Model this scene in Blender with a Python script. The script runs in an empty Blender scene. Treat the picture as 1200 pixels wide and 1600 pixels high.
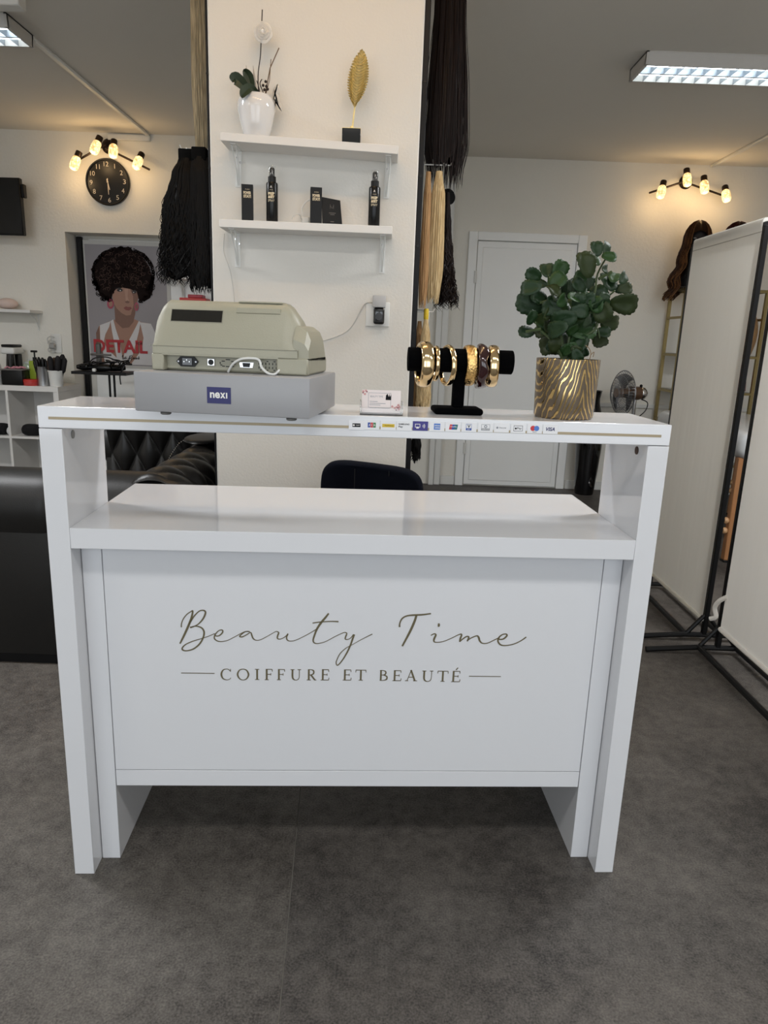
import bpy, bmesh, math, random
from mathutils import Vector, Matrix, Euler
from math import sin, cos, pi, radians, sqrt, atan2

S = bpy.context.scene
COL = S.collection
random.seed(7)

# ------------------------------------------------------------------ camera
PITCH, ROLL, CAM_H, FPX = 0.2421, 0.0365, 1.194, 1105.5
fw = Vector((0, cos(PITCH), -sin(PITCH)))
r0 = Vector((1, 0, 0)); u0 = r0.cross(fw)
rt = cos(ROLL)*r0 + sin(ROLL)*u0
up = -sin(ROLL)*r0 + cos(ROLL)*u0
cd = bpy.data.cameras.new('camera'); cam = bpy.data.objects.new('camera', cd); COL.objects.link(cam)
cd.sensor_fit = 'VERTICAL'; cd.sensor_height = 24.0; cd.lens = 24.0*FPX/1600.0
cd.clip_start = 0.02
m = Matrix((rt, up, -fw)).transposed().to_4x4(); m.translation = (0, 0, CAM_H)
cam.matrix_world = m
S.camera = cam

# ------------------------------------------------------------------ world, light, exposure
w = bpy.data.worlds.new('overcast_sky'); S.world = w; w.use_nodes = True
bgn = w.node_tree.nodes['Background']; bgn.inputs[0].default_value = (0.80, 0.90, 1.0, 1); bgn.inputs[1].default_value = 0.6

def area_light(name, loc, rot, sx, sy, power, col):
    l = bpy.data.lights.new(name, 'AREA'); l.shape = 'RECTANGLE'; l.size = sx; l.size_y = sy; l.energy = power; l.color = col
    o = bpy.data.objects.new(name, l); COL.objects.link(o); o.location = loc; o.rotation_euler = rot; return o
# daylight entering by the two shop windows behind the camera
area_light('daylight_window_light', (-1.55, -2.78, 1.45), (radians(90), 0, 0), 2.7, 2.1, 39, (0.88, 0.94, 1.0))
area_light('daylight_window_light', (1.55, -2.78, 1.45), (radians(90), 0, 0), 2.7, 2.1, 39, (0.90, 0.95, 1.0))
for x_ in (-2.4, .15, 1.8):
    area_light('unseen_fixture_light', (x_, .15, 2.48), (0, 0, 0), 1.15, .2, 12, (1.0, 0.97, 0.94))
for x_ in (-2.4, 1.8):
    area_light('unseen_fixture_light', (x_, 2.20, 2.48), (0, 0, 0), 1.15, .2, 44, (0.97, 0.98, 1.0))  # unseen row, added to brighten the back wall, door and screens
S.view_settings.view_transform = 'Standard'; S.view_settings.look = 'None'
S.view_settings.gamma = 1.0; S.view_settings.use_curve_mapping = False
S.view_settings.exposure = 0.0

# ------------------------------------------------------------------ materials
def lin(h):
    if isinstance(h, str):
        v = [int(h[i:i+2], 16)/255 for i in (0, 2, 4)]
        return tuple((x/12.92 if x <= .04045 else ((x+.055)/1.055)**2.4) for x in v)
    return h
MATS = {}
def mat(name, col, rough=.5, metal=0., spec=.5, var=.06, scale=40., bump=0., bscale=200., emit=None, estr=0., trans=0., coat=0., stretch=(1,1,1), col2=None, detail=4., alpha=1., sheen=0.):
    if name in MATS: return MATS[name]
    M = bpy.data.materials.new(name); M.use_nodes = True; nt = M.node_tree; N = nt.nodes; L = nt.links
    b = N['Principled BSDF']; c = lin(col)
    tc = N.new('ShaderNodeTexCoord'); mp = N.new('ShaderNodeMapping'); mp.inputs['Scale'].default_value = stretch
    L.new(tc.outputs['Object'], mp.inputs['Vector'])
    nz = N.new('ShaderNodeTexNoise'); nz.inputs['Scale'].default_value = scale; nz.inputs['Detail'].default_value = detail
    L.new(mp.outputs[0], nz.inputs['Vector'])
    mx = N.new('ShaderNodeMix'); mx.data_type = 'RGBA'
    if col2 is None:
        a_ = tuple(max(0, x*(1-var)) for x in c); b_ = tuple(min(1, x*(1+var)) for x in c)
        L.new(nz.outputs['Fac'], mx.inputs[0])
    else:
        a_ = c; b_ = lin(col2)
        rp = N.new('ShaderNodeValToRGB'); rp.color_ramp.elements[0].position = .38; rp.color_ramp.elements[1].position = .62
        L.new(nz.outputs['Fac'], rp.inputs[0]); L.new(rp.outputs[0], mx.inputs[0])
    mx.inputs[6].default_value = (*a_, 1); mx.inputs[7].default_value = (*b_, 1)
    L.new(mx.outputs[2], b.inputs['Base Color'])
    b.inputs['Roughness'].default_value = rough; b.inputs['Metallic'].default_value = metal
    b.inputs['Specular IOR Level'].default_value = spec; b.inputs['Coat Weight'].default_value = coat
    b.inputs['Coat Roughness'].default_value = .03
    if trans: b.inputs['Transmission Weight'].default_value = trans
    if alpha < 1: b.inputs['Alpha'].default_value = alpha
    if sheen: b.inputs['Sheen Weight'].default_value = sheen
    if emit is not None:
        b.inputs['Emission Color'].default_value = (*lin(emit), 1); b.inputs['Emission Strength'].default_value = estr
    if bump:
        n2 = N.new('ShaderNodeTexNoise'); n2.inputs['Scale'].default_value = bscale; n2.inputs['Detail'].default_value = 3
        L.new(mp.outputs[0], n2.inputs['Vector'])
        bp = N.new('ShaderNodeBump'); bp.inputs['Strength'].default_value = bump; bp.inputs['Distance'].default_value = .002
        L.new(n2.outputs['Fac'], bp.inputs['Height']); L.new(bp.outputs[0], b.inputs['Normal'])
    MATS[name] = M
    return M

WHITE_GLOSS = mat('white_gloss_lacquer', 'dcdde0', .06, var=.01, scale=3)
PLASTER = mat('white_plaster', 'd9d6cf', .9, var=.03, scale=2, bump=.35, bscale=120)
ROUGHCAST = mat('roughcast_wall', 'e2dfd6', .92, var=.04, scale=3, bump=1.0, bscale=55)
CEIL = mat('ceiling_paint', 'dfdbd2', .95, var=.03, scale=1.5, bump=.2, bscale=90)
DOORP = mat('door_paint', 'eff0ee', .45, var=.02, scale=5)
WHITEP = mat('white_plastic', 'dcdcd8', .4, var=.02)
WHITESH = mat('white_shelf_board', 'dedcd8', .5, var=.02, scale=6)
BLACKP = mat('black_plastic', '0b0b0c', .38, var=.2, spec=.3)
BLACKGL = mat('black_glossy', '08080a', .06, coat=.6, var=.2)
BLACKM = mat('black_metal', '0c0c0d', .42, metal=.0, var=.2, spec=.25)
VELVET = mat('black_velvet', '040405', 1., var=.3, scale=300, bump=.3, bscale=900, spec=.05)
GOLD = mat('polished_gold', 'ecd0a0', .12, metal=1., var=.04, scale=30)
GOLDHAM = mat('hammered_gold', 'e8c07c', .2, metal=1., var=.06, scale=120, bump=1., bscale=260)
GOLDLEAF = mat('gold_leaf', 'e8d698', .36, metal=.5, var=.2, scale=200, bump=.6, bscale=300)
GOLDPRINT = mat('bronze_vinyl', '6b6249', .45, metal=.2, var=.05)
GOLDLINE = mat('gold_strip', 'a3957a', .4, metal=.3, var=.04)
BRASS = mat('brushed_brass', '9a8a5e', .4, metal=.8, var=.08, scale=60)
CHROME = mat('chrome', 'd8d8da', .12, metal=1., var=.03)
STEEL = mat('brushed_steel', 'b4b4b6', .32, metal=1., var=.08, scale=80, stretch=(1,1,8))
BEIGE = mat('aged_beige_plastic', '9c9987', .42, var=.05, scale=14, bump=.15, bscale=500)
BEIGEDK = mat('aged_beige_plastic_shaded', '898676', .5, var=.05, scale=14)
GREYMET = mat('grey_painted_steel', '98989a', .38, var=.02, scale=30)
DARKWIN = mat('dark_display_window', '15130f', .08, coat=.5, var=.1)
NAVY = mat('navy_print', '20205e', .4, var=.04)
PAPER = mat('white_paper', 'e6e6e8', .5, var=.02)
INK = mat('black_ink', '101014', .6, var=.1, spec=.15)
WHITEINK = mat('white_ink', 'e8e6e2', .5, var=.02)
CREAMINK = mat('cream_ink', 'd8c8a8', .5, var=.03)
LEATHER = mat('black_leather', '171615', .34, var=.25, spec=.45, scale=12, bump=.25, bscale=260)
LEATHERB = mat('black_leather_smooth', '191817', .42, var=.2, spec=.4, scale=10, bump=.2, bscale=260)
FABRIC = mat('navy_black_fabric', '0b0e17', .95, spec=.1, var=.15, scale=200, bump=.4, bscale=600)
SCREENF = mat('white_screen_fabric', 'eae7de', .85, var=.03, scale=20, stretch=(8,8,.6), bump=.3, bscale=300)
SCREENF2 = mat('white_screen_fabric_paler', 'eeebe6', .85, var=.03, scale=20, stretch=(8,8,.6), bump=.3, bscale=300)  # slightly paler white than the other screen
def translucent(M, f):   # thin woven cloth lets part of the light through
    nt = M.node_tree; N = nt.nodes; L = nt.links; o = N['Material Output']; p = N['Principled BSDF']
    t = N.new('ShaderNodeBsdfTranslucent'); mxs = N.new('ShaderNodeMixShader'); mxs.inputs[0].default_value = f
    t.inputs[0].default_value = (.88, .86, .80, 1)
    L.new(p.outputs[0], mxs.inputs[1]); L.new(t.outputs[0], mxs.inputs[2]); L.new(mxs.outputs[0], o.inputs['Surface'])
translucent(SCREENF, .4); translucent(SCREENF2, .4)
LEAFA = mat('leaf_green', '243f1b', .5, var=.35, scale=30, spec=.3)
LEAFB = mat('leaf_deep_green', '193017', .48, var=.35, scale=30, spec=.3)
LEAFC = mat('leaf_olive', '283317', .52, var=.35, scale=30, spec=.25)
STEM = mat('plant_stem', '3a4a26', .6, var=.25)
SOIL = mat('dark_soil', '1c1410', .95, var=.5, scale=150, bump=1., bscale=200)
GLASS = mat('clear_acrylic', 'ffffff', .03, trans=1., var=0.)
WOOD = mat('beech_wood', 'a8754a', .5, var=.18, scale=10, stretch=(6,6,.5))
PINK = mat('dusty_pink', '8d5a56', .6, var=.08)
RED = mat('red_plastic', 'c0322c', .4, var=.05)
GREENB = mat('green_liquid_bottle', '8fa336', .25, var=.08)
SKINM = mat('dark_mannequin', '1d1a1b', .4, var=.15)

# ------------------------------------------------------------------ mesh builder
def fr(u):
    return None
class MB:
    def __init__(s): s.bm = bmesh.new()
    def _xf(s, vs, M):
        if M is not None: bmesh.ops.transform(s.bm, matrix=M, verts=vs)
    def box(s, x0, x1, y0, y1, z0, z1, bev=0., seg=1, M=None):
        r = bmesh.ops.create_cube(s.bm, size=1.0); vs = r['verts']
        for v in vs:
            v.co = Vector(((x0+x1)/2+v.co.x*(x1-x0), (y0+y1)/2+v.co.y*(y1-y0), (z0+z1)/2+v.co.z*(z1-z0)))
        if bev:
            es = list({e for v in vs for e in v.link_edges})
            r = bmesh.ops.bevel(s.bm, geom=es, offset=bev, segments=seg, profile=.5, affect='EDGES', clamp_overlap=True)
            vs = list({v for f in r['faces'] for v in f.verts} | {v for v in vs if v.is_valid})
        s._xf(vs, M); return s
    def ring_loft(s, rings, cap=True, closed=True):
        R = [[s.bm.verts.new(p) for p in ring] for ring in rings]
        n = len(R[0])
        for a, b in zip(R[:-1], R[1:]):
            for i in range(n if closed else n-1):
                j = (i+1) % n
                try: s.bm.faces.new((a[i], a[j], b[j], b[i]))
                except ValueError: pass
        if cap and closed:
            for q in (list(reversed(R[0])), R[-1]):
                try: s.bm.faces.new(q)
                except ValueError: pass
        return s
    def grid(s, fn, nu, nv):
        R = [[s.bm.verts.new(fn(i/nu, j/nv)) for j in range(nv+1)] for i in range(nu+1)]
        for i in range(nu):
            for j in range(nv):
                s.bm.faces.new((R[i][j], R[i+1][j], R[i+1][j+1], R[i][j+1]))
        return s
    def tube(s, pts, r, n=8, cap=True, flat=1.):
        P = [Vector(p) for p in pts]; k = len(P)
        rr = r if isinstance(r, (list, tuple)) else [r]*k
        T = [(P[min(i+1, k-1)]-P[max(i-1, 0)]).normalized() for i in range(k)]
        nrm = T[0].orthogonal().normalized(); rings = []
        for i in range(k):
            nrm = (nrm-T[i]*nrm.dot(T[i]))
            if nrm.length < 1e-6: nrm = T[i].orthogonal()
            nrm.normalize(); bi = T[i].cross(nrm)
            rings.append([P[i]+(nrm*cos(2*pi*a/n)+bi*sin(2*pi*a/n)*flat)*rr[i] for a in range(n)])
        return s.ring_loft(rings, cap)
    def cyl(s, p0, p1, r0, r1=None, n=16):
        return s.tube([p0, p1], [r0, r0 if r1 is None else r1], n)
    def lathe(s, prof, c=(0, 0, 0), n=28, M=None, cap=True):
        rings = []
        for r, z in prof:
            rings.append([Vector((r*cos(2*pi*a/n), r*sin(2*pi*a/n), z)) for a in range(n)])
        T = (M if M is not None else Matrix.Translation(c))
        return s.ring_loft([[T @ p for p in ring] for ring in rings], cap)
    def sphere(s, c, rx, ry=None, rz=None, nu=14, nv=8):
        ry = rx if ry is None else ry; rz = rx if rz is None else rz
        c = Vector(c)
        rings = [[c+Vector((rx*cos(2*pi*a/nu)*sin(pi*(k+.02)/(nv+.04)), ry*sin(2*pi*a/nu)*sin(pi*(k+.02)/(nv+.04)), -rz*cos(pi*(k+.02)/(nv+.04)))) for a in range(nu)] for k in range(nv+1)]
        return s.ring_loft(rings, True)
    def prism(s, poly, d, M):
        """poly in local XY, thickness d along +Z of M"""
        a = [M @ Vector((x, y, 0)) for x, y in poly]; b = [M @ Vector((x, y, d)) for x, y in poly]
        return s.ring_loft([a, b], True)
    def stroke(s, pts, M, d=.0006):
        """calligraphic ribbon through (x,y,width) points, extruded by d"""
        P = cat(pts, 5); k = len(P); L = []; R = []
        for i in range(k):
            x0, y0, _ = P[max(i-1, 0)]; x1, y1, _ = P[min(i+1, k-1)]
            l = sqrt((x1-x0)**2+(y1-y0)**2) or 1e-9; nx, ny = -(y1-y0)/l, (x1-x0)/l
            x, y, wd = P[i]; h = wd/2
            L.append((x+nx*h, y+ny*h)); R.append((x-nx*h, y-ny*h))
        rings = [[M @ Vector((*L[i], 0)), M @ Vector((*R[i], 0)), M @ Vector((*R[i], d)), M @ Vector((*L[i], d))] for i in range(k)]
        return s.ring_loft(rings, True)
    def text(s, body, M, w=None, h=None, shear=0., bold=0., d=.0004, align='L'):
        cu = bpy.data.curves.new('t', 'FONT'); cu.body = body; cu.size = 1; cu.shear = shear; cu.offset = bold; cu.extrude = .0; cu.resolution_u = 3
        ob = bpy.data.objects.new('t', cu); COL.objects.link(ob)
        dg = bpy.context.evaluated_depsgraph_get(); me = bpy.data.meshes.new_from_object(ob.evaluated_get(dg))
        bpy.data.objects.remove(ob); bpy.data.curves.remove(cu)
        if not me.vertices: return s
        xs = [v.co.x for v in me.vertices]; ys = [v.co.y for v in me.vertices]
        bw, bh = max(xs)-min(xs), max(ys)-min(ys)
        sx = (w/bw) if w else (h/bh); sy = (h/bh) if h else sx
        n0 = len(s.bm.verts); s.bm.from_mesh(me); s.bm.verts.ensure_lookup_table()
        vs = s.bm.verts[n0:]
        off = {'L': 0, 'C': -bw*sx/2}[align]
        for v in vs: v.co = M @ Vector(((v.co.x-min(xs))*sx+off, (v.co.y-min(ys))*sy, d))
        bpy.data.meshes.remove(me); return s
    def xf(s, M): bmesh.ops.transform(s.bm, matrix=M, verts=list(s.bm.verts)); return s
    def build(s, name, material, parent=None, smooth=True, angle=38, kind=None, label=None, M=None):
        if M is not None: s.xf(M)
        bmesh.ops.recalc_face_normals(s.bm, faces=list(s.bm.faces))
        if parent is not None: s.xf(WM[parent.name].inverted())
        me = bpy.data.meshes.new(name); s.bm.to_mesh(me); s.bm.free()
        me.materials.append(material)
        if smooth and len(me.polygons):
            me.polygons.foreach_set('use_smooth', [True]*len(me.polygons)); me.set_sharp_from_angle(angle=radians(angle))
        o = bpy.data.objects.new(name, me); COL.objects.link(o)
        if parent is not None:
            o.parent = parent; WM[o.name] = WM[parent.name].copy()
        else: WM[o.name] = Matrix.Identity(4)
        if kind: o['kind'] = kind
        if label: o['label'] = label
        return o
WM = {}
def cat(pts, k=5):
    """Catmull-Rom through tuples"""
    n = len(pts); out = []
    if n < 3: return list(pts)
    for i in range(n-1):
        p0, p1, p2, p3 = pts[max(i-1, 0)], pts[i], pts[i+1], pts[min(i+2, n-1)]
        for q in range(k):
            t = q/k
            out.append(tuple(.5*(2*b+(c-a)*t+(2*a-5*b+4*c-d)*t*t+(3*b-a-3*c+d)*t**3) for a, b, c, d in zip(p0, p1, p2, p3)))
    out.append(tuple(pts[-1])); return out
def thing(name, label, category, loc=(0, 0, 0), rz=0., group=None):
    o = bpy.data.objects.new(name, None); COL.objects.link(o); o.empty_display_size = .05
    o.location = loc; o.rotation_euler = (0, 0, rz)
    WM[o.name] = Matrix.Translation(loc) @ Matrix.Rotation(rz, 4, 'Z')
    o['label'] = label; o['category'] = category
    if group: o['group'] = group
    return o
def tag(o, label, category, group=None):
    o['label'] = label; o['category'] = category
    if group: o['group'] = group
    return o
def struct(o): o['kind'] = 'structure'; return o
T_ = Matrix.Translation
def FR(x, y, z): return T_((x, y, z)) @ Matrix.Rotation(pi/2, 4, 'X')   # local XY -> facing the shop front (-Y)
def RZ(a): return Matrix.Rotation(a, 4, 'Z')
# measured lettering and foliage (desk coordinates, metres)
SCRIPT_STROKES=[[(-0.3718,0.5776,0.00258),(-0.371,0.5864,0.00221),(-0.3667,0.5972,0.00221),(-0.3592,0.6071,0.00221),(-0.3509,0.6134,0.00221),(-0.3469,0.6154,0.00294),(-0.3475,0.6092,0.00368),(-0.3505,0.5975,0.00442),(-0.3573,0.5798,0.00478),(-0.367,0.558,0.00442),(-0.3759,0.5397,0.00331)],[(-0.3534,0.5773,0.00368),(-0.3456,0.5796,0.00258),(-0.3355,0.5856,0.00258),(-0.3253,0.5979,0.00368),(-0.3199,0.6116,0.00368),(-0.3239,0.6168,0.00294),(-0.333,0.6149,0.00239),(-0.344,0.6034,0.00294),(-0.3525,0.5897,0.00331),(-0.3563,0.5828,0.00294)],[(-0.3511,0.5779,0.00258),(-0.3456,0.58,0.00221),(-0.3375,0.5801,0.00258),(-0.3286,0.5763,0.00331),(-0.3241,0.5676,0.00368),(-0.3265,0.5537,0.00368),(-0.335,0.5388,0.0035),(-0.348,0.5276,0.00313),(-0.3627,0.5232,0.00258),(-0.3711,0.5257,0.00331),(-0.3702,0.5317,0.00294),(-0.3622,0.539,0.00239),(-0.3475,0.5461,0.00202),(-0.331,0.5517,0.00166),(-0.3146,0.5579,0.00147),(-0.3018,0.564,0.00166)],[(-0.3018,0.5634,0.00166),(-0.2992,0.5587,0.00221),(-0.2919,0.5596,0.00258),(-0.285,0.5668,0.00313),(-0.2853,0.5723,0.00258),(-0.2926,0.571,0.00202),(-0.3005,0.562,0.00276),(-0.3025,0.5531,0.00276),(-0.2967,0.5473,0.00239),(-0.2876,0.5458,0.00184),(-0.2748,0.5486,0.00147),(-0.2601,0.5567,0.00147),(-0.2473,0.5643,0.00166),(-0.2363,0.5696,0.00202),(-0.2267,0.5697,0.00221)],[(-0.2281,0.5701,0.00221),(-0.2363,0.5694,0.00202),(-0.2455,0.5623,0.00239),(-0.2483,0.5583,0.00313),(-0.2428,0.5574,0.00258),(-0.2328,0.5631,0.00221),(-0.2251,0.5678,0.00221),(-0.2226,0.5613,0.00313),(-0.2197,0.554,0.00276),(-0.2137,0.5501,0.00184),(-0.2037,0.5515,0.00147),(-0.189,0.5598,0.00147),(-0.1726,0.5702,0.00147),(-0.168,0.5706,0.00184),(-0.1651,0.5679,0.00294),(-0.1673,0.5612,0.00331),(-0.1678,0.5552,0.00276),(-0.1634,0.5533,0.00202),(-0.1561,0.5558,0.00166),(-0.1488,0.5614,0.00202),(-0.1451,0.5663,0.00294)],[(-0.1453,0.5659,0.00313),(-0.1482,0.5575,0.00294),(-0.146,0.551,0.00239),(-0.1387,0.5491,0.00166),(-0.1267,0.5522,0.00147),(-0.1066,0.5631,0.00147),(-0.092,0.5723,0.00166),(-0.0829,0.5787,0.00202)],[(-0.0584,0.6146,0.00331),(-0.065,0.6052,0.00442),(-0.074,0.5933,0.00478),(-0.0829,0.5783,0.00442),(-0.0891,0.5604,0.00386),(-0.0909,0.5504,0.00331),(-0.0871,0.5451,0.00239),(-0.0788,0.5446,0.00184),(-0.0641,0.5492,0.00147),(-0.044,0.5611,0.00147),(-0.0276,0.5697,0.00166),(-0.0212,0.571,0.00202),(-0.0187,0.5681,0.00276),(-0.0211,0.5604,0.00313),(-0.0214,0.5555,0.00239),(-0.0162,0.5549,0.00166),(-0.0098,0.5586,0.00166),(-0.0039,0.5667,0.00239)],[(-0.0926,0.5916,0.00239),(-0.0776,0.5942,0.00239),(-0.0539,0.5962,0.00239),(-0.037,0.5959,0.00313)],[(-0.0021,0.5667,0.00368),(-0.0052,0.5577,0.00386),(-0.0094,0.5436,0.00368),(-0.0164,0.5254,0.0035),(-0.0272,0.5051,0.00276),(-0.0368,0.4936,0.00239),(-0.0401,0.4984,0.00221),(-0.0391,0.5053,0.00202),(-0.0321,0.5212,0.00202),(-0.0194,0.5345,0.00166),(-0.0094,0.5406,0.00129),(0.0116,0.554,0.00129),(0.0368,0.5683,0.00202)],[(0.0953,0.5855,0.00379),(0.0955,0.5942,0.00304),(0.1001,0.6052,0.00329),(0.11,0.6116,0.00329),(0.1252,0.6138,0.00379),(0.1429,0.6149,0.00379),(0.1622,0.6179,0.00278)],[(0.1308,0.6136,0.00455),(0.1271,0.5988,0.00506),(0.118,0.5741,0.00506),(0.103,0.5408,0.00379)],[(0.1802,0.5954,0.00354),(0.1807,0.5915,0.00506),(0.1801,0.5877,0.00354)],[(0.1645,0.5671,0.00202),(0.172,0.5711,0.00253),(0.1753,0.5681,0.00379),(0.1721,0.559,0.0043),(0.1722,0.5529,0.00304),(0.1782,0.551,0.00202),(0.1923,0.5532,0.00177),(0.2099,0.5612,0.00177),(0.2249,0.5695,0.00202),(0.2318,0.5704,0.00329),(0.2296,0.5607,0.00405),(0.2287,0.5529,0.00329)],[(0.229,0.5538,0.00253),(0.2346,0.5594,0.00253),(0.2427,0.5656,0.00278),(0.2479,0.5643,0.00354),(0.2452,0.5546,0.00329)],[(0.2454,0.5557,0.00228),(0.2525,0.5619,0.00228),(0.2651,0.5676,0.00278),(0.2697,0.5641,0.0043),(0.2728,0.5558,0.00379),(0.2792,0.5503,0.00253),(0.2908,0.5511,0.00202),(0.3083,0.5605,0.00202),(0.3146,0.5634,0.00228),(0.3156,0.5601,0.00253),(0.3246,0.5613,0.00329),(0.3316,0.5686,0.00379),(0.33,0.5728,0.00278),(0.3218,0.5715,0.00253),(0.3148,0.5648,0.00354),(0.3131,0.5556,0.00379),(0.3197,0.5473,0.00329),(0.3316,0.5458,0.00253),(0.3482,0.5494,0.00228),(0.3633,0.5572,0.00228),(0.375,0.5665,0.00278)]]
SERIF=[('C',-0.2906,-0.2683,0.4557,0.4815),('O',-0.2553,-0.2295,0.4559,0.482),('I',-0.2164,-0.2075,0.4565,0.4822),('F',-0.1944,-0.1783,0.4565,0.4825),('F',-0.168,-0.1514,0.4568,0.4825),('U',-0.14,-0.1154,0.4569,0.4825),('R',-0.1035,-0.0835,0.457,0.483),('E',-0.0723,-0.0552,0.4573,0.4834),('E',-0.0241,-0.0065,0.4576,0.4834),('T',0.0032,0.0259,0.4577,0.4834),('B',0.0548,0.0746,0.4579,0.4831),('E',0.0856,0.1038,0.4576,0.4831),('A',0.1132,0.138,0.4577,0.4835),('U',0.1491,0.176,0.4571,0.483),('T',0.1845,0.2076,0.4572,0.4831),('É',0.216,0.2349,0.4568,0.4832)]
DASHES=[[-0.3757, 0.4707, -0.3039, 0.4707], [0.2545, 0.471, 0.3259, 0.471]]
LEAVES=[(0.453,0.076,1.378,0.029,98,0),(0.489,0.129,1.384,0.029,73,1),(0.476,0.067,1.362,0.026,-12,0),(0.428,0.052,1.345,0.046,108,2),(0.476,0.151,1.364,0.027,98,0),(0.473,0.074,1.34,0.021,8,2),(0.43,0.09,1.324,0.025,163,0),(0.464,0.141,1.319,0.032,88,1),(0.425,0.074,1.307,0.029,148,0),(0.507,0.141,1.323,0.042,98,1),(0.516,0.138,1.331,0.029,78,0),(0.509,0.068,1.324,0.027,38,1),(0.535,0.119,1.308,0.027,8,2),(0.534,0.156,1.31,0.022,-2,1),(0.513,0.06,1.275,0.048,6,2),(0.513,0.087,1.274,0.02,198,1),(0.478,0.106,1.288,0.045,108,0),(0.477,0.077,1.283,0.026,78,1),(0.471,0.06,1.26,0.042,-62,2),(0.478,0.142,1.256,0.022,98,0),(0.522,0.15,1.24,0.037,10,2),(0.502,0.128,1.221,0.027,-12,1),(0.5,0.143,1.207,0.037,-62,2),(0.331,0.071,1.323,0.031,163,1),(0.368,0.116,1.338,0.033,98,1),(0.39,0.1,1.337,0.035,68,0),(0.381,0.084,1.314,0.037,43,0),(0.324,0.059,1.298,0.038,176,1),(0.358,0.119,1.31,0.025,158,1),(0.34,0.107,1.271,0.056,170,2),(0.354,0.102,1.283,0.033,173,1),(0.373,0.066,1.296,0.032,108,2),(0.372,0.072,1.262,0.035,178,1),(0.428,0.15,1.303,0.046,28,2),(0.425,0.12,1.307,0.028,58,1),(0.333,0.07,1.242,0.027,78,1),(0.341,0.132,1.215,0.032,193,1),(0.367,0.12,1.24,0.037,118,0),(0.389,0.149,1.241,0.032,88,0),(0.38,0.142,1.22,0.036,198,2),(0.368,0.075,1.25,0.024,58,2),(0.425,0.118,1.269,0.032,148,0),(0.422,0.063,1.275,0.03,78,0),(0.443,0.082,1.277,0.036,58,0),(0.424,0.055,1.258,0.032,-2,2),(0.395,0.059,1.24,0.046,198,1),(0.43,0.131,1.251,0.042,38,1),(0.382,0.052,1.222,0.04,188,1),(0.444,0.085,1.224,0.049,13,0),(0.44,0.135,1.231,0.034,58,1),(0.396,0.145,1.191,0.046,193,2),(0.409,0.125,1.199,0.042,158,0),(0.419,0.082,1.182,0.033,233,0),(0.43,0.148,1.212,0.032,98,1),(0.431,0.065,1.171,0.027,-62,1),(0.463,0.116,1.179,0.018,-72,0),(0.449,0.086,1.205,0.021,-2,0),(0.404,0.09,1.264,0.031,118,1),(0.446,0.069,1.239,0.027,28,1),(0.491,0.16,1.245,0.026,78,2),(0.389,0.061,1.276,0.027,28,0),(0.44,0.097,1.294,0.025,98,0),(0.459,0.062,1.271,0.03,118,0),(0.41,0.056,1.283,0.026,18,0),(0.391,0.116,1.285,0.028,78,0),(0.391,0.117,1.232,0.03,38,2),(0.421,0.104,1.23,0.03,128,0),(0.451,0.085,1.271,0.026,148,0)]
STEMS=[[(0.414,0.1,1.161),(0.418,0.1,1.188),(0.436,0.1,1.224),(0.455,0.1,1.254),(0.465,0.1,1.301),(0.469,0.1,1.333),(0.473,0.1,1.364)],[(0.411,0.1,1.161),(0.407,0.1,1.193),(0.397,0.1,1.241),(0.379,0.1,1.275),(0.367,0.1,1.303),(0.359,0.1,1.323)],[(0.418,0.1,1.161),(0.439,0.1,1.201),(0.467,0.1,1.225),(0.485,0.1,1.261),(0.498,0.1,1.285),(0.511,0.1,1.303)],[(0.41,0.1,1.161),(0.401,0.1,1.175),(0.38,0.1,1.199),(0.359,0.1,1.221),(0.343,0.1,1.233)],[(0.416,0.1,1.161),(0.419,0.1,1.212),(0.424,0.1,1.253),(0.437,0.1,1.28)],[(0.359,0.1,1.221),(0.333,0.1,1.215)],[(0.414,0.1,1.164),(0.45,0.1,1.207),(0.473,0.1,1.229),(0.488,0.1,1.208)],[(0.419,0.1,1.161),(0.435,0.1,1.176),(0.453,0.1,1.186),(0.46,0.1,1.177)],[(0.375,0.1,1.278),(0.352,0.1,1.271)],[(0.497,0.1,1.279),(0.524,0.1,1.274)],[(0.467,0.1,1.322),(0.493,0.1,1.337)]]
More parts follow.
